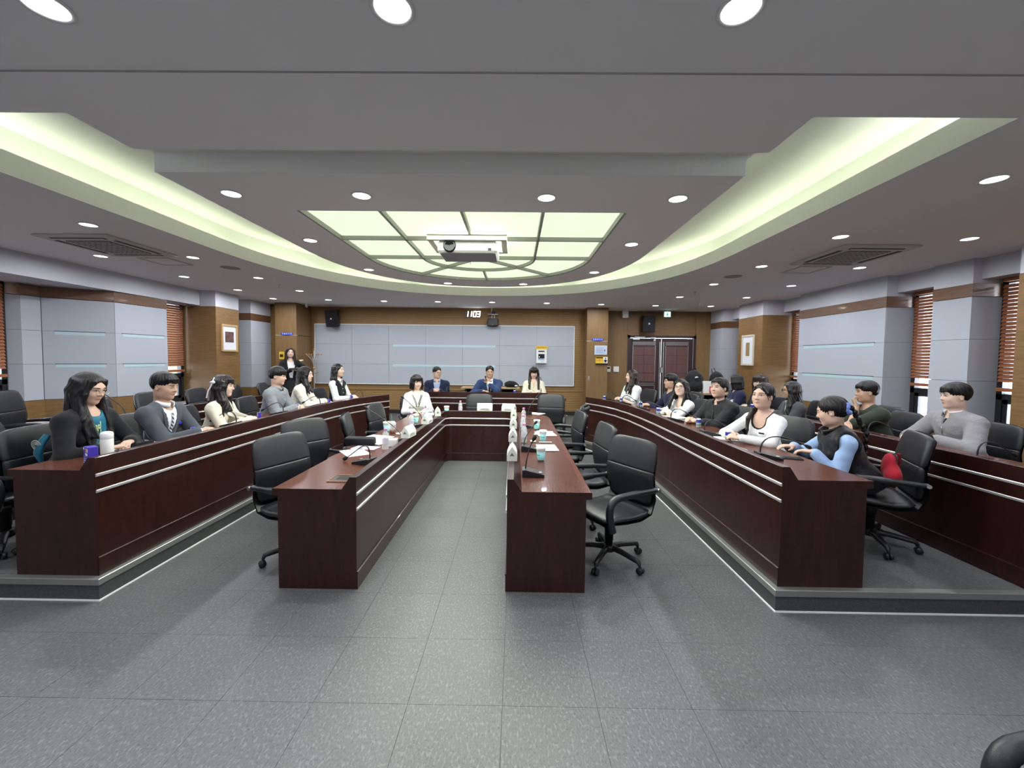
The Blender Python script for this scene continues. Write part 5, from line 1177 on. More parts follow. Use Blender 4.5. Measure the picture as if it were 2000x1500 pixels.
b_.tube([Vector(p.hl((.05, -.07, .09))), Vector(p.hl((.085, -.07, .055))), Vector(p.hl((.09, -.085, .0))), Vector(p.hl((.085, -.11, -.06))), Vector(p.hl((.08, -.12, -.13)))], .008, 8, flat=.5); b_.ell(tuple(p.hl((.088, -.07, .04))), (.012, .03, .018), 0, 10, 6); b_.build('hair_ribbon', mat('ribbon', (.75, .68, .68), .5), p.root)
seat(p, 'black chair of the woman in the cream blazer', g2, .90)
p = Person('man in grey collared sweater at the left desk', (-3.31, 5.60, 1.335), .15, -84, -78, 14, -6, 0, False, 'mid', 1.02, hs=1.03)
clasp(p, (.02, .44)); p.build_body(.006); p.legs(); gsw = cloth('grey_melange', (.21, .225, .25)); p.garment('grey_sweater', gsw, .022, 1.93, neck=.062, fold=.008, sleeve_t=.022); p.collar(gsw, .062, .03, .034, 14); buttons(p, gsw, (-.04, -.08, -.12)); p.hair('short', 'black', .007, bangs=(.022, .064, 11, .010), vol=1.06, hairline=-.004)
seat(p, 'black chair of the man in the grey sweater', g2, .90)
p = Person('smiling woman in ivory sweater with long black hair at the left desk', (-3.34, 6.40, 1.325), .15, -78, -80, 20, -2, 4, True, 'fair', 1.04, hs=1.03)
arms_on_table(p, .08, .46); p.build_body(.0065, .008, 'closed', smile=1); p.legs(); p.garment('ivory_sweater', ivory, .026, 1.90, neck=.066, fold=.009, sleeve_t=.028); p.hair('long', 'black', .0075, .30, front=(.0, .09), vol=1.04); seat(p, 'black chair of the woman in the ivory sweater', g2, .88)
p = Person('girl in black vest over white collared blouse at the far left desk', (-3.17, 7.20, 1.37), .15, -98, -94, 8, 2, 0, True, 'fair', .95, hs=1.0)
arms_on_table(p, .07, .36, inw=.7); p.build_body(.0065, .008); p.legs(); p.garment('white_blouse', whitec, .014, 1.93, neck=.058, fold=.004, sleeve_t=.018); p.collar(whitec, .058, .022, .045, 10)
p.garment('black_vest', blackc, .026, 0, neck=.066, vneck=(.055, .09), fold=.002, cut=lambda F: [F.cap(p.SH[q]+np.array([q*.025, 0, .06]), p.SH[q]+np.array([q*.02, 0, -.12]), .062, .06, .01, True) for q in (-1, 1)]); buttons(p, M['paper'], (-.12, -.19, -.26), 0, .008)
p.hair('long', 'black', .0075, .26, ears=True, front=(.0, .02)); clip(p, (.074, .012, .040), (.077, -.004, .042), .010, M['paper']); seat(p, 'black chair of the girl in the black vest', g2, .90, 6)
# --- standing at the back left
p = Person('woman standing by the left back pillar in black cardigan and white top', (-5.26, 9.40, 1.69), .15, -142, -146, 3, 6, -6, True, 'fair', 1.0, True, hs=.98)
p.set_arm(1, (.02, .22, 1.14), (-.9, .3, .1), (0, -.2, 1), .5, hint=(.9, -.3, -.5)); p.set_arm(-1, (-.15, .18, 1.12), (.9, .35, .2), (0, 0, 1), .6, hint=(-1, -.1, -.3)); p.build_body(.007, .008); p.legs(M['trous'], True)
p.garment('white_top', whitec, .012, 0, neck=.07, fold=.004, hem=.0); p.garment('black_cardigan', blackc, .028, 1.92, neck=.07, vneck=(.085, .55), fold=.005, sleeve_t=.022); p.hair('long', 'brown', .0075, .30, front=(.05, .05)); 
b_ = MB(); b_.ell(tuple(p.SH[-1]+np.array([-.03, -.02, .05])), (.10, .05, .03), 0, 12, 8, Matrix.Rotation(.3, 4, 'Y')); b_.build('shoulder_bag_strap', mat('beige_bag', (.60, .47, .36), .6), p.root)
tb = thing('tablet', 'grey tablet held by the standing woman', 'tablet', tuple(np.array(p.root.location)+np.array(Matrix.Rotation(p.rz, 3, 'Z') @ Vector((-.05, .30, 1.17)))), p.rz); MB().box((-.13, -.08, -.004), (.13, .08, .004), M=Matrix.Rotation(.35, 4, 'X'), bev=.003).build('tablet_body', mat('tablet_grey', (.22, .22, .23), .3), tb); MB().box((-.12, -.07, .004), (.12, .07, .005), M=Matrix.Rotation(.35, 4, 'X')).build('tablet_screen', M['black'], tb)
# --- inner desk
p = Person('woman with bob haircut in white V-neck knit vest at the inner desk corner', (-1.68, 6.85, 1.20), 0, -158, -146, 4, -8, 0, True, 'fair', .95, hs=1.02)
arms_on_table(p, .09, .34, .74, inw=.8); p.build_body(.0065, .008); p.legs(); p.garment('white_shirt', cuffw, .016, 1.93, neck=.06, fold=.004, sleeve_t=.020); p.garment('knit_vest', ivory, .026, 0, neck=.066, vneck=(.06, .17), fold=.003, cut=lambda F: [F.cap(p.SH[q]+np.array([q*.035, 0, .06]), p.SH[q]+np.array([q*.03, 0, -.12]), .062, .06, .01, True) for q in (-1, 1)])
for o1, o2 in ((.004, .013), (.022, .031)):
    for q in (-1, 1): Z = [-.012-(.158+o1*2)*i/8 for i in range(9)]; p.strip('neck_stripe', blackc, [(q*(.06*(1+z/.172)+o1), z) for z in Z], [(q*(.06*(1+z/.172)+o2), z-.004) for z in Z], .003)
p.hair('bob', 'dark', .007, .105, bangs=(.028, .06, 9, .011), vol=1.03); seat(p, 'black chair of the woman in the knit vest', g1, .95)
# --- head table
p = Person('man with glasses in dark navy jacket and light blue shirt at the head table', (-1.66, 8.52, 1.30), .15, -172, -138, 12, -4, 0, False, 'mid', 1.05)
clasp(p, (.0, .30), .80); p.build_body(.007, .008); p.legs(); lb = cloth('striped_blue', (.30, .38, .58)); p.garment('blue_shirt', lb, .008, 1.96, neck=.060, fold=.002); p.garment('navy_jacket', navy, .024, 1.90, neck=.068, vneck=(.07, .34), fold=.005, sleeve_t=.020); p.lapels(navy, .07, .34, .045); p.collar(lb, .06, .032, .034, 24); p.hair('short', 'black', .007, vol=1.0, hairline=.004); p.glasses(blackf, (.024, .018), .0016); seat(p, 'black chair of the man in the navy jacket', g5, .90)
p = Person('man in blue suit holding a microphone at the middle of the head table', (-.55, 8.56, 1.325), .15, 180, -172, 10, -4, 0, False, 'tan', 1.12, hs=1.02)
p.set_arm(-1, (.02, .235, .955), (.45, .15, .85), (.3, -.9, .1), 1.25, hint=(-1, .1, -.6)); p.set_arm(1, (.12, .33, .79), (-.8, .5, 0), (0, 0, -1), .6, hint=(1, -.2, -.5)); p.build_body(.007, .007); p.legs(); bs = cloth('blue_suit', (.022, .045, .125))
p.garment('white_shirt', cuffw, .008, 1.96, neck=.062, fold=.002); F1 = p.gf; p.garment('suit_jacket', bs, .024, 1.90, neck=.070, vneck=(.075, .30), fold=.005, sleeve_t=.020); p.lapels(bs, .075, .30); p.collar(cuffw, .064, .032, .034, 18, 'shirt_collar'); p.tie(mat('dark_tie', (.02, .022, .03), .5), .28, .03, F1); p.hair('short', 'black', .007, vol=1.0, hairline=.006); watch(p, -1, M['steelsoft'])
hm_ = thing('handheld_microphone', 'black microphone held up by the man in the blue suit', 'microphone', p.root.location, p.rz); MB().tube([Vector((.055, .29, 1.00)), Vector((.068, .286, 1.05)), Vector((.072, .284, 1.065))], [.010, .011, .012], 10).build('mic_handle', M['black'], hm_); MB().ell((.075, .283, 1.082), (.019, .019, .02)).build('mic_grille', M['blackm'], hm_); seat(p, 'black chair of the man in the blue suit', g5, .90)
p = Person('woman with very long dark hair and fringe in cream blouse at the head table', (.385, 8.50, 1.325), .15, 180, 178, 9, -16, 0, True, 'fair', 1.0)
arms_on_table(p, .07, .34, .79, inw=.6); p.build_body(.007, .008, 'closed'); p.legs(); p.garment('cream_blouse', creamc, .022, 1.93, neck=.064, vneck=(.03, .12), fold=.006, sleeve_t=.022); p.hair('long', 'brown', .0075, .42, bangs=(.020, .06, 9, .011), front=(.09, .09)); MB().tube([Vector((-.16, .05, .96)), Vector((-.15, .0, 1.06)), Vector((-.10, -.05, 1.10)), Vector((-.08, -.1, 1.0))], .008, 8).build('bag_strap', M['black'], p.root); seat(p, 'black chair of the woman in the cream blouse', g5, .93)
# --- right platform row
p = Person('woman in white puff-sleeved blouse with black cuffs at the far right desk end', (2.15, 7.52, 1.31), .15, 104, 92, 10, 2, 0, True, 'fair', 1.0, hs=1.02)
clasp(p, (.0, .38)); p.build_body(.0065, .008); p.legs(); p.garment('white_blouse', whitec, .018, .80, neck=.06, fold=.005, sleeve_t=.018, puff=.022); buttons(p, blackc, (-.14, -.20, -.26)); p.hair('long', 'brown', .0075, .30, front=(.09, .05), vol=1.02)
for q in (-1, 1): a, e, w = p.arm[q]; b_ = MB(); b_.tube([Vector(a+(e-a)*.76), Vector(a+(e-a)*.88)], .060, 16); b_.build('black_cuff', blackc, p.root)
for q in (-1, 1): p.strip('black_collar', blackc, [(q*.015, -.03), (q*.03, -.05), (q*.035, -.08), (q*.02, -.11)], [(q*.055, -.01), (q*.08, -.04), (q*.085, -.08), (q*.03, -.125)], .005)
watch(p, -1); seat(p, 'black chair of the woman in the puff-sleeved blouse', g3, .92)
p = Person('young man in navy sweater with short black hair at the right desk', (2.53, 6.62, 1.27), .15, 88, 84, 8, 0, 0, False, 'tan', .95)
arms_on_table(p, .09, .40); p.build_body(.0065, .008); p.legs(); p.garment('navy_sweater', navy, .022, 1.93, neck=.062, fold=.006, sleeve_t=.02); p.hair('short', 'black', .007, vol=1.06, hairline=.006, bangs=(.052, .055, 9, .014)); seat(p, 'black chair of the man in the navy sweater', g3, .92)
p = Person('woman with glasses in white sleeves and black vest at the right desk', (2.36, 5.78, 1.23), .15, 104, 138, 14, 6, 4, True, 'fair', 1.0, hs=1.03)
p.set_arm(1, (-.06, .38, .745), (-.95, .25, 0), (0, 0, -1), .5, hint=(.9, -.1, -.5)); p.set_arm(-1, (.05, .33, .765), (.95, .2, 0), (0, 0, -1), .5, hint=(-.9, -.1, -.5)); p.build_body(.006, .007); p.legs(); p.garment('white_top', whitec, .012, 1.95, neck=.075, fold=.004, sleeve_t=.014, drop=.06)
p.garment('black_vest', blackc, .020, 0, neck=.07, fold=.003, cut=lambda F: F.box(p.NB+p.dir*.06, (.5, .5, .20), .0, .01, p.T, True)); p.hair('long', 'dark', .007, .28, front=(.06, .08)); p.glasses(blackf, (.026, .020), .0017); clip(p, (-.066, .035, .062), (-.082, .005, .052), .007, M['paper']); seat(p, 'black chair of the woman with glasses and clip', g3, .90)
p = Person('woman in black shirt with fringe and tied-up hair at the right desk', (2.47, 4.92, 1.29), .15, 106, 116, 14, 4, 0, True, 'mid', 1.14, hs=1.05)
clasp(p, (.06, .50)); p.build_body(.0055, .006); p.legs(); bsh = cloth('black_shirt', (.013, .014, .016), .7, (60, .2)); p.garment('black_shirt', bsh, .024, 1.55, neck=.064, fold=.009, sleeve_t=.026); p.collar(bsh, .064, .03, .036, 26); p.strip('shirt_placket', bsh, [(-.012, -.05-.03*i) for i in range(9)], [(.012, -.05-.03*i) for i in range(9)], .004)
p.hair('up', 'dark', .0055, bangs=(.022, .056, 8, .0048), hairline=.006); watch(p, -1); seat(p, 'black chair of the woman in the black shirt', g3, .90)
p = Person('woman in white long-sleeved top with black neckline at the right desk', (2.38, 3.90, 1.285), .15, 112, 118, 12, 4, 0, True, 'mid', 1.0, hs=1.05)
p.set_arm(1, (.10, .40, .77), (-.75, .65, .1), (-.3, -.2, -.8), .9, hint=(.9, -.3, -.4)); p.set_arm(-1, (-.03, .43, .755), (.75, .6, .1), (.3, -.2, -.8), .9, hint=(-.9, -.3, -.4)); p.build_body(.0048, .0055); p.legs(cloth('striped_skirt', (.35, .36, .38))); p.garment('white_top', whitec, .011, 1.93, h=.0075, neck=.082, fold=.004, sleeve_t=.012, drop=.075, trim=(blackc, .010))
c = p.front(-.055, -.135, .002); MB().box((-.026, -.002, -.006), (.026, .003, .006), M=Matrix.Translation(c) @ Matrix(p.T).to_4x4()).build('chest_badge', blackc, p.root)
p.hair('pony', 'dark', .0058, .34, side=[([p.hl((.0, -.085, -.03)), p.hl((.06, -.07, -.09)), p.hl((.085, .0, -.15)), p.hl((.09, .05, -.22)), p.hl((.08, .07, -.32)), p.hl((.075, .075, -.36))], .034, .008), ([p.hl((.03, .072, .085)), p.hl((.066, .055, .03)), p.hl((.072, .045, -.06))], .006, .003), ([p.hl((-.03, .072, .085)), p.hl((-.068, .05, .03)), p.hl((-.076, .035, -.05))], .006, .003)]); seat(p, 'black chair of the woman in the white long-sleeved top', g3, .92)
p = Person('girl in black padded vest with braid and blue scrunchie at the right desk end', (2.62, 3.36, 1.21), .15, 72, 44, 22, -14, 0, True, 'mid', 1.02, seat=.50, hs=1.04)
p.set_arm(1, (.08, .42, .735), (-.2, 1, 0), (0, 0, -1), .4, hint=(.9, -.3, -.6)); p.set_arm(-1, (-.13, .34, .735), (.5, 1, 0), (0, 0, -1), .4, hint=(-.25, -.3, -.9)); p.build_body(.005); p.legs(); p.garment('light_blue_top', cloth('light_blue', (.32, .45, .70)), .014, 1.93, neck=.06, fold=.004, sleeve_t=.016)
puf = cloth('padded_black', (.009, .009, .011), .45, (14, .5)); p.garment('padded_vest', puf, .040, 0, neck=.068, fold=.006, cut=lambda F: [F.cap(p.SH[q]+np.array([q*.055, 0, .08]), p.SH[q]+np.array([q*.045, .0, -.14]), .072, .062, .012, True) for q in (-1, 1)]); p.collar(puf, .075, .05, .02, 12, 'vest_collar')
p.hair('braid', 'black', .006, .5); b_ = MB(); b0 = p.hl((0, -.105, .01)); bp = [b0+np.array([0., -.03-.10*min(1, i/7), -.028*i]) for i in range(17)]
for i, c in enumerate(bp): b_.ell(tuple(c+np.array([(-1)**i*.010, 0, 0])), (.022-.0006*i, .020-.0005*i, .024), 0, 12, 8)
b_.build('braid', hairm('black'), p.root); b_ = MB(); Hm = Matrix(p.H).to_4x4()
for i in range(11): a = 2*PI*i/11; b_.ell(tuple(b0+p.H @ np.array([math.cos(a)*.036, -.006*math.sin(3*a), math.sin(a)*.036])), (.021, .018, .021), 0, 10, 7)
b_.build('scrunchie', cloth('blue_scrunchie', (.20, .30, .72)), p.root); seat(p, 'black chair of the girl with the braid at the desk end', g3, .93, -8, .10); GV = p
# --- right second row
p = Person('person in navy sweatshirt with white lettering and black bob in the right second row', (3.88, 7.15, 1.26), .15, 82, 52, 10, -8, 0, True, 'fair', 1.1)
clasp(p, (.0, .36)); p.build_body(.0075, .009); p.legs(); nav2 = cloth('navy_sweat', (.014, .020, .055)); p.garment('navy_sweatshirt', nav2, .026, 1.93, neck=.066, fold=.006, sleeve_t=.026)
def letter(p, s_, size, x, z, m):
    me = text_mesh(s_, size, .0); V = np.zeros(len(me.vertices)*3); me.vertices.foreach_get('co', V); V = V.reshape(-1, 3)
    for v in V: q_ = p.front(x+v[0]*-1 if False else x-v[0], z+v[1], .004); v[:] = q_ if q_ is not None else p.NB
    me.vertices.foreach_set('co', V.ravel()); me.update(); me.materials.clear(); me.materials.append(m); link(me, 'lettering', p.root)
letter(p, 'NEW YORK', .058, 0, -.12, M['paper']); letter(p, '19 63', .09, 0, -.20, M['paper'])
for q in (-1, 1):
    a, e, w = p.arm[q]
    for dx in (-.012, .012): MB().tube([Vector(a+np.array([q*.062, dx, 0])), Vector(e+np.array([q*.060, dx, -.01])), Vector(w+np.array([q*.045, dx, .02]))], .005, 6).build('sleeve_stripe', M['paper'], p.root)
p.hair('bob', 'black', .0075, .135, vol=1.06); seat(p, 'black chair of the person in the navy sweatshirt', g4, .90)
p = Person('woman with dark bob and full fringe in black top in the right second row', (3.86, 6.42, 1.285), .15, 92, 106, 10, -4, 0, True, 'fair', .98)
clasp(p, (.0, .34)); p.build_body(.0075, .009); p.legs(); p.garment('black_top', blackc, .02, 1.93, neck=.064, fold=.005, sleeve_t=.02); p.hair('bob', 'brown', .0075, .13, bangs=(.016, .064, 11, .012), vol=1.06); seat(p, 'black chair of the woman with the dark bob', g4, .90)
p = Person('woman with dark glasses and long straight hair in grey cardigan in the right second row', (3.87, 5.70, 1.22), .15, 84, 68, 14, -6, 0, True, 'tan', 1.05)
clasp(p, (.03, .36)); p.build_body(.0068, .008); p.legs(); gc = cloth('charcoal_knit', (.060, .064, .072)); p.garment('white_blouse', whitec, .010, 0, neck=.06, fold=0); p.garment('grey_cardigan', gc, .024, 1.93, neck=.064, vneck=(.045, .18), fold=.005, sleeve_t=.022); p.collar(whitec, .06, .024, .036, 14); p.hair('long', 'black', .0072, .44, front=(.06, .0)); p.glasses(blackf, (.025, .019), .0022); seat(p, 'black chair of the woman in the grey cardigan', g4, .92)
p = Person('young man in dark green shirt resting chin on hand in the right second row', (4.10, 4.75, 1.27), .15, 82, 66, 16, -2, 0, False, 'tan', 1.05, hs=1.03)
p.set_arm(-1, tuple(p.hl((-.02, .095, -.165))), tuple(p.H @ np.array([.35, .25, .9])), tuple(p.H @ np.array([0, -1, .2])), 1.1, hint=(-.6, .5, -1)); p.set_arm(1, (-.05, .36, .745), (-.9, .4, 0), (0, 0, -1), .5, hint=(.9, -.1, -.6)); p.build_body(.006, .006); p.legs(); p.garment('green_shirt', cloth('dark_green', (.030, .042, .028)), .020, .85, neck=.066, fold=.005, sleeve_t=.022); p.hair('short', 'black', .0065, bangs=(.044, .060, 11, .010), vol=1.02); seat(p, 'black chair of the man in the green shirt', g4, .90)
p = Person('young man in light grey zip jacket with white collar in the right second row', (4.26, 3.95, 1.30), .15, 84, 70, 10, -2, 0, False, 'fair', 1.05, hs=1.04)
p.set_arm(1, (.12, .38, .74), (-.6, .75, 0), (0, 0, -1), .5, hint=(.9, -.3, -.6)); p.set_arm(-1, (-.14, .36, .74), (.5, .8, 0), (0, 0, -1), .5, hint=(-.9, -.3, -.6)); p.build_body(.005); p.legs(); lg = cloth('light_grey_wool', (.255, .250, .265), .95, (90, .4)); p.garment('white_shirt', cuffw, .008, 0, neck=.058, fold=0); F1 = p.gf
p.garment('grey_jacket', lg, .028, 1.93, neck=.066, vneck=(.03, .07), fold=.007, sleeve_t=.028); p.tie(M['blackm'], .09, .02, F1); p.collar(cuffw, .060, .034, .020, 22, 'shirt_collar'); p.collar(lg, .070, .028, .052, 24, 'jacket_collar'); p.strip('zip', M['steelsoft'], [(-.003, -.085-.03*i) for i in range(10)], [(.003, -.085-.03*i) for i in range(10)], .003)
p.hair('short', 'black', .006, bangs=(.038, .062, 11, .010), vol=1.03); seat(p, 'black chair of the man in the grey zip jacket', g4, .90)
# ------------------------------------------------------------------ things on the desks
ZI, ZO, ZT, ZR = .7055, .8555, .7905, .9405     # inner top, outer top, inner riser top, outer riser top
def mic(x, y, z, rz, lab, neck, grp='gooseneck microphones', head=.013):
    m = thing('gooseneck_microphone', lab, 'microphone', (x, y, z), math.radians(rz), grp)
    b = MB(); P = [(-.085, 0), (-.085, .050), (-.065, .052), (.085, .016), (.085, 0)]
    b.prism(P, -.058, .058, M=Matrix(((0, 0, 1, 0), (1, 0, 0, 0), (0, 1, 0, 0), (0, 0, 0, 1)))); bo = b.build('base', M['black'], m)
    part(bo, 'talk_button', 'steelsoft', ((.02, .045, .026), (.04, .065, .031)))
    pts = bezier([Vector((0, -.06, .05))]+[Vector(q) for q in neck], 12); MB().tube(pts, [.006]*4+[.0045]*(len(pts)-4), 8).build('gooseneck', M['frame'], m)
    d = (pts[-1]-pts[-2]).normalized(); MB().tube([pts[-1]-d*.01, pts[-1]+d*.005, pts[-1]+d*.03, pts[-1]+d*.04], [.007, head, head, head*.5], 10).build('mic_head', M['blackm'], m); return m
# local +Y points to the sitter
ARCH = [(0, -.07, .16), (0, .02, .22), (0, .12, .11), (0, .20, .07)]; LOW = [(0, -.06, .20), (0, .0, .19), (0, .10, .08), (0, .185, .035)]; UP = [(0, -.04, .15), (0, .0, .24), (0, .03, .28)]; LONG = [(0, -.06, .12), (0, .08, .22), (0, .33, .36)]; STEEP = [(0, -.06, .14), (0, .02, .24), (0, .20, .38)]
mic(.145, 3.13, ZI+.005, -90, 'gooseneck microphone nearest the camera on the right inner desk', [(-.02, -.05, .14), (-.03, -.03, .22), (-.03, .0, .27)], head=.016)
mic(.15, 3.98, ZI+.005, -90, 'second gooseneck microphone on the right inner desk', [(-.02, -.06, .12), (-.06, .0, .20), (-.10, .05, .25)])
mic(.15, 5.32, ZI+.005, -90, 'third gooseneck microphone on the right inner desk, beside the bottles', [(0, -.05, .10), (0, .02, .14), (0, .09, .10)])
mic(.20, 6.62, ZI, 10, 'gooseneck microphone at the right corner of the cross desk', [(.02, -.06, .15), (.10, -.05, .25), (.18, -.04, .33)])
mic(-1.29, 3.42, ZI, 72, 'gooseneck microphone nearest the camera on the left inner desk, bent down', LOW, head=.017)
mic(-1.265, 4.28, ZI, 84, 'long gooseneck microphone beside the tissue box on the left inner desk', LONG)
mic(-1.27, 5.27, ZI, 88, 'tall gooseneck microphone behind the water bottle on the left inner desk', STEEP)
mic(-1.25, 5.95, ZI, 70, 'gooseneck microphone beside the woman in the knit vest', ARCH)
for k, (x, y, a) in enumerate(((-3.10, 3.28, 70), (-3.06, 4.30, 88), (-3.06, 5.18, 88), (-3.0, 6.05, 84), (-2.78, 7.2, 66))): mic(x, y, ZO, a, on[k]+' gooseneck microphone from the camera on the left platform desk', ARCH if k else [(0, -.07, .14), (.03, .02, .17), (.10, .10, .08), (.14, .12, .03)], 'microphones on the left platform desk')
for k, (x, y, a) in enumerate(((1.99, 3.16, -100), (2.0, 4.13, -92), (2.0, 5.03, -92), (1.95, 6.15, -84), (1.86, 6.85, -70), (1.72, 7.42, -62))): mic(x, y, ZO, a, on[k]+' gooseneck microphone from the camera on the right platform desk', ARCH if k else [(0, -.07, .18), (.0, .04, .22), (.0, .17, .16), (.02, .25, .12)], 'microphones on the right platform desk')
for k, (x, y, a) in enumerate(((3.66, 3.15, -92), (3.68, 4.15, -92), (3.62, 5.9, -92))): mic(x, y, ZO, a, on[k]+' gooseneck microphone from the camera on the right second-row desk', ARCH, 'microphones on the second-row desks')
for k, (x, y, a) in enumerate(((-4.75, 3.6, 80), (-4.75, 4.8, 88))): mic(x, y, ZO, a, on[k]+' gooseneck microphone from the camera on the left second-row desk', LONG, 'microphones on the second-row desks')
for k, x in enumerate((-1.4, -.75, .52)): mic(x, 8.24, ZO, 0 if k < 2 else -6, on[k]+' gooseneck microphone from the left on the head table', ARCH, 'microphones on the head table')
# triangular name stands
tent_m = mat('name_stand_cream', (.72, .73, .66), .55); tri_m = mat('stand_hollow_and_print', (.16, .16, .14), .6)
def tent(x, y, z, rz, lab, ln=.20, s_=1., words=True):
    t = thing('name_stand', lab, 'name stand', (x, y, z), math.radians(rz), 'cream name stands on the inner desk'); w, h = .042*s_, .118*s_
    P = [(-w, 0), (-w*1.0, .045*s_), (-w*.75, .075*s_), (0, h), (w*.75, .075*s_), (w, .045*s_), (w, 0)]; Mx = Matrix(((1, 0, 0, 0), (0, 0, 1, 0), (0, 1, 0, 0), (0, 0, 0, 1)))
    MB().prism(P, -ln/2, ln/2, M=Mx).build('stand_body', tent_m, t)
    for e in (-1, 1): MB().prism([(-.020*s_, .042*s_), (.020*s_, .042*s_), (0, .068*s_)], e*ln/2-.0015, e*ln/2+.0015, M=Mx).build('end_hollow_shade', tri_m, t)  # dark triangle painted for the shade inside the hollow end
    if words:
        for e in (-1, 1):
            sl = Vector((0, 0, 1)) if True else None; MB().box((e*w-.0012, -ln*.32, .014), (e*w+.0012, ln*.32, .02)).build('printed_line', tri_m, t); MB().box((e*w-.0012, -ln*.25, .028), (e*w+.0012, ln*.25, .036)).build('printed_line', tri_m, t)
    return t
for k, (x, y, a) in enumerate(((-.022, 3.33, 0), (-.022, 4.09, 0), (-.022, 4.84, 0), (-.022, 5.63, 0))): tent(x, y, ZT, a, on[k]+' cream name stand from the camera along the right inner desk riser')
tent(-.10, 6.33, ZT, 62, 'cream name stand set askew at the right corner of the cross desk', .22)
tent(-.48, 6.36, ZT, 90, 'cream name stand facing the room at the middle of the cross desk', .24)
for k, (x, y, a) in enumerate(((-1.115, 4.20, -8), (-1.115, 5.08, -6), (-1.115, 5.78, 12))): tent(x, y, ZT, a, on[k]+' cream name stand from the camera along the left inner desk riser')
# water bottles
pet = mat('clear_plastic', (.93, .95, .97), .08, alpha=.28, spec=.8); pink = mat('pink_cap', (.72, .30, .55), .4); lab_m = mat('bottle_label', (.62, .60, .72), .5, alpha=.75)
bot0 = None
def bottle(x, y, z, lab, s_=1.):
    global bot0
    if bot0 is None:
        b = bot0 = thing('water_bottle', lab, 'bottle', (x, y, z), 0, 'water bottles with pink caps')
        MB().lathe([(0, 0), (.030, 0), (.033, .006), (.031, .02), (.033, .03), (.031, .045), (.033, .055), (.033, .115), (.030, .122), (.033, .13), (.033, .14), (.026, .163), (.014, .180), (.0125, .19)], 20).build('bottle_body', pet, b)
        MB().lathe([(.0335, .058), (.0336, .060), (.0336, .110), (.0335, .112)], 20).build('label_band', lab_m, b); MB().lathe([(.0125, .186), (.016, .187), (.016, .208), (.014, .211), (0, .211)], 16).build('bottle_cap', pink, b)
        MB().lathe([(0, .002), (.030, .002), (.031, .12), (0, .121)], 16).build('water', mat('water_fill', (.85, .9, .92), .05, alpha=.2), b); o = b
    else: o = dup(bot0, (x, y, z), random.random()*6, lab, 'bottle', 'water bottles with pink caps')
    o.scale = (s_, s_, s_)
bottle(-1.285, 3.97, ZI, 'pink-capped water bottle beside the tissue box on the left inner desk'); bottle(-1.33, 5.14, ZI, 'pink-capped water bottle behind the first left name stand'); bottle(-1.30, 5.72, ZI, 'pink-capped water bottle in front of the woman in the knit vest')
bottle(.10, 4.36, ZI+.005, 'pink-capped water bottle nearest the camera on the right inner desk'); bottle(.10, 5.02, ZI+.005, 'second pink-capped water bottle on the right inner desk'); bottle(.12, 5.72, ZI+.005, 'farthest pink-capped water bottle on the right inner desk'); bottle(-.90, 6.60, ZI, 'pink-capped water bottle at the left of the cross desk')
# teal paper cups
cupw = mat('cup_white', (.74, .75, .70), .6); cupt = mat('cup_teal', (.26, .58, .58), .6); cup0 = None
def cup(x, y, z, lab, rz=0):
    global cup0
    if cup0 is None:
        c = cup0 = thing('paper_cup', lab, 'cup', (x, y, z), rz, 'teal and white paper cups')
        MB().lathe([(0, 0), (.029, 0), (.042, .105), (.043, .108), (.040, .108), (.028, .004)], 24).build('cup_body', cupw, c); MB().lathe([(.0300, .004), (.0392, .078), (.0388, .078), (.0296, .004)], 24).build('teal_sleeve', cupt, c)
        MB().lathe([(.044, .104), (.0445, .112), (.041, .120), (.030, .122), (0, .121)], 24).build('cup_lid', M['plastic'], c); lt = MB()
        for k in range(6): a = -1.1+k*.22; lt.box((-.0035, -.0008, -.003), (.0035, .0008, .004 if k % 2 else .001), M=Matrix.Translation((math.sin(a)*.0372, -math.cos(a)*.0372, .050)) @ Matrix.Rotation(a, 4, 'Z'))
        lt.build('printed_name', mat('teal_ink', (.03, .12, .13), .6), c); o = c
    else: o = dup(cup0, (x, y, z), rz, lab, 'cup', 'teal and white paper cups')
cup(.235, 3.60, ZI+.005, 'teal and white paper cup nearest the camera on the right inner desk', -.5); cup(.31, 4.45, ZI+.005, 'second teal and white paper cup on the right inner desk', .3); cup(.28, 5.2, ZI+.005, 'farthest teal and white paper cup on the right inner desk', .1)
cup(-1.39, 5.62, ZI, 'teal and white paper cup before the woman in the knit vest'); cup(-1.13, 6.62, ZI, 'teal and white paper cup on the left corner of the cross desk'); cup(-1.58, 4.93, ZI, 'teal and white paper cup behind the iced coffee')
ic = thing('iced_coffee', 'clear plastic cup of iced coffee with straw on the left inner desk', 'cup', (-1.47, 4.80, ZI)); MB().lathe([(0, 0), (.032, 0), (.044, .11), (.046, .112)], 20).build('clear_cup', pet, ic); MB().lathe([(0, .003), (.030, .003), (.036, .05), (0, .05)], 18).build('coffee', mat('coffee', (.16, .07, .03), .2), ic); MB().lathe([(.046, .11), (.047, .116), (.040, .135), (.022, .15), (.014, .152)], 20).build('dome_lid', pet, ic); MB().tube([(.0, .0, .03), (-.012, .0, .23)], .004, 8).build('straw', mat('green_straw', (.05, .22, .18), .4), ic)
sa = tag(MB().lathe([(0, .008), (.038, .008), (.045, .016), (.047, .016), (.04, .0), (0, 0)], 22).build('white_lid_saucer', M['plastic'], None, (-1.36, 4.74, ZI)), 'small white round lid lying beside the iced coffee', 'lid')
tx = thing('tissue_box', 'small white box behind the water bottle on the left inner desk', 'box', (-1.255, 4.12, ZI), .1); part(tx, 'carton', 'plastic', ((-.045, -.045, 0), (.045, .045, .075)), bev=.004); part(tx, 'slot', 'paper', ((-.02, -.008, .075), (.02, .008, .08)))
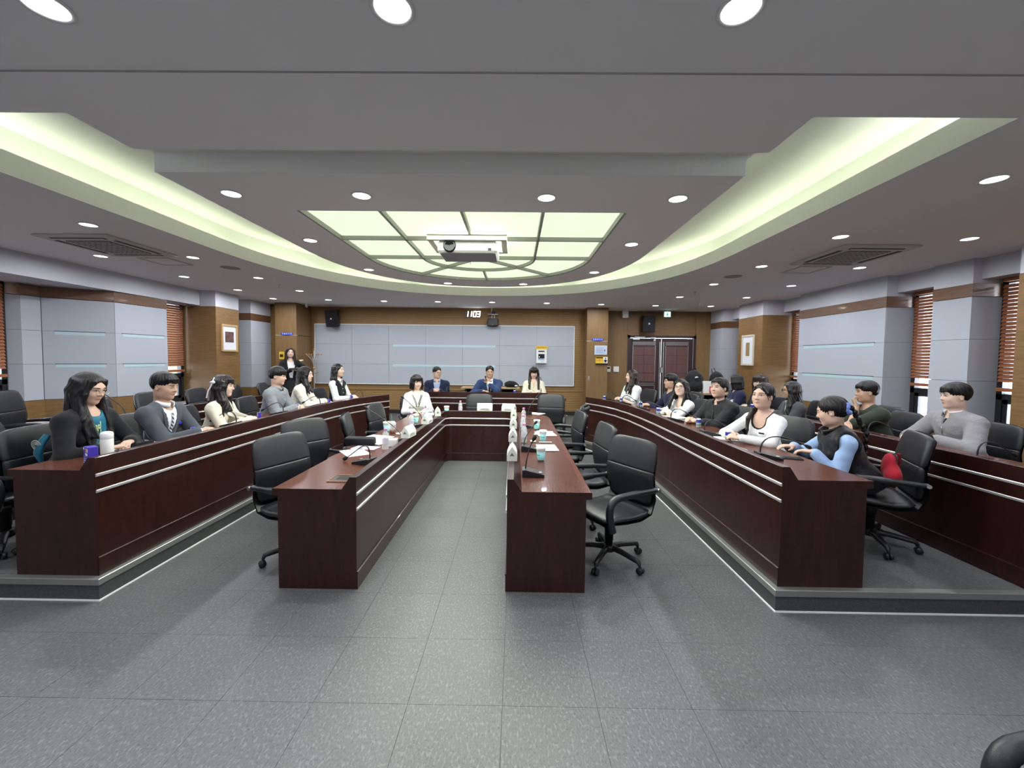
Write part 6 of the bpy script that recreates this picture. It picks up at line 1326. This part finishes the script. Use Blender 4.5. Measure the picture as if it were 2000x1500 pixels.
# papers
def sheet(x, y, z, rz, lab, w=.21, l=.297, m=None, lines=6, grp='papers on the desks', ink=None):
    s_ = thing('paper_sheet', lab, 'paper', (x, y, z), math.radians(rz), grp); MB().box((-w/2, -l/2, 0), (w/2, l/2, .0016)).build('sheet', m or M['paper'], s_)
    for k in range(lines): part(s_, 'printed_line', ink or seg_off, ((-w*.36, l*.30-k*l*.09, .0017), (w*(.36 if k % 3 else .1), l*.30-k*l*.09+.006, .0021)))
    return s_
sheet(-1.525, 3.81, ZI, 38, 'white printed sheet behind the nearest left microphone', ink=dk_ink); sheet(-1.50, 4.02, ZI, 80, 'purple and white leaflet under the black folder', .15, .25, mat('purple_leaflet', (.50, .42, .60), .6), 3)
sheet(-1.56, 4.56, ZI, 70, 'white sheet beyond the open clipboard on the left inner desk'); cb_ = thing('clipboard', 'open grey clipboard with paper on the left inner desk', 'clipboard', (-1.50, 4.33, ZI), math.radians(62)); part(cb_, 'board', mat('grey_board', (.35, .36, .38), .6), ((-.13, -.17, 0), (.13, .17, .006))); part(cb_, 'page', 'paper', ((-.12, -.17, .006), (.12, .14, .008))); part(cb_, 'clip', 'blackm', ((-.03, .13, .006), (.03, .16, .016)))
fo = tag(MB().box((-.155, -.035, 0), (.155, .035, .075), M=Matrix.Rotation(math.radians(12), 4, 'X'), bev=.008).build('black_folder', M['blackm'], None, (-1.60, 4.15, ZI+.008)), 'black padded tablet case standing on the left inner desk', 'case'); fo.rotation_euler = (0, 0, math.radians(-4))
sheet(.33, 4.11, ZI+.005, 4, 'white printed sheet behind the nearest cup on the right inner desk', .20, .29); sheet(.37, 4.88, ZI+.005, 8, 'white sheet under the second cup on the right inner desk', .22, .28); sheet(.35, 4.92, ZI+.007, -12, 'second white sheet fanned out under the second cup', .20, .26); sheet(.33, 6.72, ZI, 55, 'white sheet at the far right corner of the cross desk', .21, .29)
sheet(-1.36, 6.52, ZI, 30, 'white sheet before the woman in the knit vest', .20, .26); sheet(-.62, 6.56, ZI, 90, 'white sheet on the middle of the cross desk', .20, .28)
pn_ = tag(MB().tube([(-.07, 0, .005), (.07, 0, .005)], .005, 8).build('white_pen', M['plastic'], None, (.33, 4.36, ZI+.005)), 'white pen lying behind the papers on the right inner desk', 'pen')
nb_ = tag(MB().box((-.03, -.03, 0), (.03, .03, .012), bev=.003).build('sticky_notes', mat('pale_note', (.70, .72, .55), .7), None, (.20, 4.40, ZI+.005)), 'small pale pad of notes beside the white pen', 'notes')
# left platform desk
fl = thing('white_flask', 'white lidded flask in front of the woman in the teal vest', 'flask', (-3.06, 2.98, ZO)); MB().lathe([(0, 0), (.036, 0), (.038, .004), (.038, .125), (.036, .13)], 24).build('flask_body', mat('flask_white', (.70, .70, .68), .4), fl); MB().lathe([(.036, .130), (.038, .132), (.038, .165), (.034, .178), (.02, .184), (0, .185)], 24).build('flask_lid', M['plastic'], fl)
blue_c = mat('carton_purple', (.055, .035, .36), .4); red_c = mat('carton_red', (.60, .05, .05), .4)
def carton(x, y, z, rz, lab, s_=1., can=False):
    c = thing('juice_carton' if not can else 'drink_can', lab, 'drink', (x, y, z), math.radians(rz), 'small drinks on the platform desks')
    if not can:
        w, d, h = .032*s_, .022*s_, .108*s_; part(c, 'carton_box', blue_c, ((-w, -d, 0), (w, d, h)), bev=.003); part(c, 'red_badge', red_c, ((w*.1, -d-.001, h*.78), (w*.9, -d+.002, h*.90)))
        part(c, 'white_badge_rim', 'paper', ((w*.02, -d-.0006, h*.76), (w*.98, -d+.002, h*.92))); part(c, 'white_lettering', 'paper', ((w*.05, -d-.001, h*.58), (w*.95, -d+.002, h*.70))); part(c, 'white_cap_mark', 'paper', ((-w*.9, -d-.001, h*.86), (-w*.5, -d+.002, h*.95)))
        for k in range(4): part(c, 'printed_line', mat('lilac', (.25, .22, .65), .5) if not k else M['strip'], ((-w*.9, -d-.001, h*(.50-.1*k)), (w*.2, -d+.002, h*(.53-.1*k))))
    else:
        MB().lathe([(0, 0), (.024, 0), (.0265, .004), (.0265, .092), (.023, .100), (.021, .1005), (.020, .099), (0, .099)], 20).build('can_body', mat('can_silver', (.55, .58, .68), .3, metal=.3), c)
        MB().lathe([(.0267, .055), (.0268, .056), (.0268, .088), (.0267, .089)], 20).build('blue_band', mat('can_blue', (.04, .05, .35), .35), c); MB().lathe([(.0267, .016), (.0268, .017), (.0268, .040), (.0267, .041)], 20).build('green_band', mat('can_green', (.16, .30, .20), .4), c)
    return c
carton(-2.885, 2.70, ZO, -30, 'purple juice carton with red badge at the near end of the left desk', 1.25)
for k, (x, y) in enumerate(((-3.02, 3.74), (-3.06, 4.78), (-3.05, 5.60), (-2.95, 6.35), (-2.86, 7.0))): carton(x, y, ZO, -50, 'purple juice carton in front of '+('the man in the grey suit', 'the woman in the cream blazer', 'the man in the grey sweater', 'the woman in the ivory sweater', 'the girl in the black vest')[k], .8)
sheet(-3.16, 3.19, ZO, 40, 'printed leaflet under the flask on the left desk', .21, .29, ink=dk_ink, lines=7); sheet(-3.20, 3.42, ZO+.003, 75, 'pale magazine before the woman in the teal vest', .20, .28, mat('magazine', (.55, .56, .66), .5), 4, ink=bl_ink); sheet(-2.93, 2.86, ZR-.0845, 5, 'white card lying along the left desk riser', .06, .26, lines=0)
sheet(-2.98, 6.50, ZO, 20, 'white sheet before the woman in the ivory sweater', .18, .24)
# right platform desk
for k, (x, y) in enumerate(((1.62, 7.36), (1.86, 7.10), (1.98, 6.38), (1.99, 5.62), (2.10, 4.62), (2.03, 3.84))): carton(x, y, ZO, 20*k, ('can at the far left end of the right platform desk', 'can before the woman in the puff-sleeved blouse', 'can before the man in the navy sweater', 'can before the woman with glasses and clip', 'can before the woman in the black shirt', 'can before the woman in the white long-sleeved top')[k]+', blue and silver', 1, True)
for k, (x, y, a) in enumerate(((1.82, 6.95, 12), (1.90, 5.98, 4), (1.92, 5.36, 4), (1.93, 4.42, 4), (1.94, 3.60, 4))): sheet(x, y, ZO, a, on[k]+' white card from the far end along the right desk riser', .10, .28, lines=0, grp='white cards on the right desk')
sheet(2.16, 5.45, ZO, 20, 'white sheet under the arms of the woman with glasses', .21, .29); sheet(2.10, 3.98, ZO, 60, 'white sheet under the hands of the woman in the white top', .2, .26)
def phone(x, y, z, rz, lab):
    f = thing('smartphone', lab, 'phone', (x, y, z), math.radians(rz), 'phones on the desks'); part(f, 'case', 'frame', ((-.038, -.078, 0), (.038, .078, .008)), bev=.003); part(f, 'screen', mat('phone_screen', (.01, .012, .016), .05), ((-.034, -.072, .008), (.034, .072, .009)))
phone(2.02, 4.28, ZO, 70, 'dark phone between the two women on the right desk'); phone(2.18, 3.18, ZO, 70, 'dark phone near the end of the right desk')
for k, (x, y) in enumerate(((3.62, 7.0), (3.66, 6.25))): carton(x, y, ZO, 30, ('blue and silver can before the person in the navy sweatshirt', 'blue and silver can before the woman with the dark bob')[k], 1, True)
carton(-.02, 8.42, ZO, 10, 'small can beside the man in the blue suit on the head table', 1, True)
# ------------------------------------------------------------------ furniture and bags at the back
lw_ = mat('light_oak', (.42, .28, .14), .45, wood=((2, 14, 14), (.50, .34, .18), 3.))
bt = thing('side_table', 'light wooden side table against the back wall behind the head table', 'table', (-.62, 10.1, .145)); part(bt, 'table_top', lw_, ((-.72, -.22, .72), (.72, .22, .755)), bev=.004)
for sx in (-1, 1): part(bt, 'table_frame', 'steelsoft', ((sx*.64-.02, -.2, .0), (sx*.64+.02, -.16, .72)), ((sx*.64-.02, .16, .0), (sx*.64+.02, .2, .72)), ((sx*.64-.02, -.2, .66), (sx*.64+.02, .2, .69)))
part(bt, 'modesty_panel', 'blackm', ((-.62, .15, .30), (.62, .17, .70)))
bgm = cloth('bag_black', (.010, .010, .012), .6)
def blob(name, lab, cat, loc, prims, m, h=.012, rz=0., box=.45):
    F = Field((-box, -box, -.02), (box, box, box*1.6), h)
    for pr in prims: getattr(F, pr[0])(*pr[1:])
    r = thing(name, lab, cat, loc, rz); V, Q = F.mesh(); V = wrinkle(V, .008, 11, loc[0]); V[:, 2] = np.maximum(V[:, 2], 0); np_obj('bag_body', [(V, Q)], m, r); return r
hb_ = blob('handbag', 'black soft handbag lying on the light wooden side table', 'bag', (-.12, 10.08, .902), [('ell', (0, 0, .07), (.16, .10, .09), .02), ('ell', (.10, 0, .05), (.10, .08, .06), .03)], bgm); part(hb_, 'white_tag', 'paper', ((.10, -.115, .03), (.17, -.10, .06)))
cr = thing('credenza', 'light wooden credenza with black shelves by the right back corner', 'credenza', (4.36, 9.35, .145)); part(cr, 'top', lw_, ((-.62, -.26, .70), (.62, .26, .735)), bev=.004); part(cr, 'carcass', 'blackm', ((-.60, -.24, 0), (-.57, .24, .70)), ((.57, -.24, 0), (.60, .24, .70)), ((-.57, .20, 0), (.57, .24, .70)), ((-.57, -.24, .0), (.57, .2, .06))); part(cr, 'shelf', 'blackm', ((-.57, -.23, .38), (.57, .2, .40)))
bp_ = blob('backpack', 'large black backpack with small white mark on the credenza', 'backpack', (4.10, 9.32, .882), [('ell', (0, 0, .25), (.21, .15, .27), .02), ('ell', (0, -.10, .14), (.17, .10, .14), .04), ('ell', (-.1, 0, .08), (.2, .14, .1), .03)], bgm)
MB().prism([(-.04, -.02), (.045, -.005), (.02, .02), (-.02, .015)], 0, .003, M=F0(-.02, -.165, .36)).build('white_mark', M['paper'], bp_); MB().tube([Vector((-.05, 0, .50)), Vector((-.03, 0, .56)), Vector((.03, 0, .56)), Vector((.05, 0, .50))], .010, 8).build('handle', bgm, bp_)
b2_ = blob('backpack', 'smaller black backpack with raised handle loop beside the white pillar', 'backpack', (4.66, 9.42, .882), [('ell', (0, 0, .24), (.17, .13, .25), .02), ('ell', (-.08, -.06, .12), (.14, .10, .13), .04)], bgm)
MB().tube([Vector((-.09, 0, .42)), Vector((-.12, 0, .53)), Vector((-.06, 0, .56)), Vector((-.02, 0, .46))], .009, 8).build('handle', bgm, b2_); MB().tube([Vector((-.10, -.10, .40)), Vector((-.16, -.10, .26)), Vector((-.14, -.09, .12))], .014, 8, flat=.5).build('strap', bgm, b2_); MB().ell((.0, -.13, .22), (.035, .02, .035)).build('pale_charm', M['strip'], b2_)
wb_ = thing('white_paper_bag', 'white paper bag of red and white boxes on the credenza', 'bag', (4.36, 9.16, .882), -.15); part(wb_, 'bag_body', 'plastic', ((-.13, -.07, 0), (.13, .07, .27)), bev=.006)
for k, c_ in enumerate((red_c, M['paper'], red_c)): part(wb_, 'box', c_, ((.0+k*.045, -.10, .02), (.035+k*.045, -.072, .16)))
# coat rack
rk = thing('coat_rack', 'metal coat rack with wooden ball tips by the left back pillar', 'coat rack', (-5.06, 10.1, .145)); knob = mat('wood_knob', (.45, .22, .08), .4)
MB().tube([(0, 0, .02), (0, 0, 1.62)], .016, 10).build('pole', M['steelsoft'], rk); MB().lathe([(0, .03), (.03, .03), (.16, .012), (.17, 0), (0, 0)], 20).build('base', M['steelsoft'], rk); MB().ell((0, 0, 1.65), (.02, .02, .025)).build('knob', knob, rk)
for k in range(6):
    a = 2*PI*k/6+.3; d = Vector((math.cos(a), math.sin(a), 0)); pts = bezier([Vector((0, 0, 1.22))+d*.016, Vector((0, 0, 1.38))+d*.03, Vector((0, 0, 1.46))+d*.10, Vector((0, 0, 1.52))+d*.17], 8); h_ = MB().tube(pts, .007, 6).build('hook_arm', M['steelsoft'], rk); MB().ell(tuple(pts[-1]), (.018, .018, .018)).build('knob', knob, h_)
    if k % 2: pts = bezier([Vector((0, 0, 1.10)), Vector((0, 0, 1.0))+d*.08, Vector((0, 0, 1.06))+d*.13], 6); h_ = MB().tube(pts, .006, 6).build('lower_hook', M['steelsoft'], rk); MB().ell(tuple(pts[-1]), (.014, .014, .014)).build('knob', knob, h_)
MB().lathe([(.016, 1.14), (.03, 1.15), (.03, 1.19), (.016, 1.20)], 14).build('collar', knob, rk)
ys = thing('yellow_notice', 'small yellow notice on the left pillar behind the standing woman', 'notice', (-5.70, 9.81, 1.63)); part(ys, 'plate', ye, ((-.06, -.01, -.09), (.06, .006, .09))); part(ys, 'dark_print', 'blackm', ((-.04, -.012, -.04), (.04, -.009, .03)))
# red bag hung behind the girl with the braid
w_ = np.array(GV.root.location)+np.array(Matrix.Rotation(GV.rz, 3, 'Z') @ Vector((-.15, -.15, .56)))
rb = blob('red_bag', 'red fabric bag behind the girl with the braid on her chair', 'bag', tuple(w_), [('ell', (0, 0, .10), (.07, .045, .11), .02), ('ell', (-.05, .0, .05), (.07, .05, .07), .03)], cloth('red_bag', (.38, .015, .03)), .009, GV.rz, .25); MB().tube([Vector((-.04, -.03, .22)), Vector((0, -.06, .15)), Vector((.05, -.05, .05))], .012, 8, flat=.5).build('strap', cloth('dark_red', (.20, .01, .02)), rb)
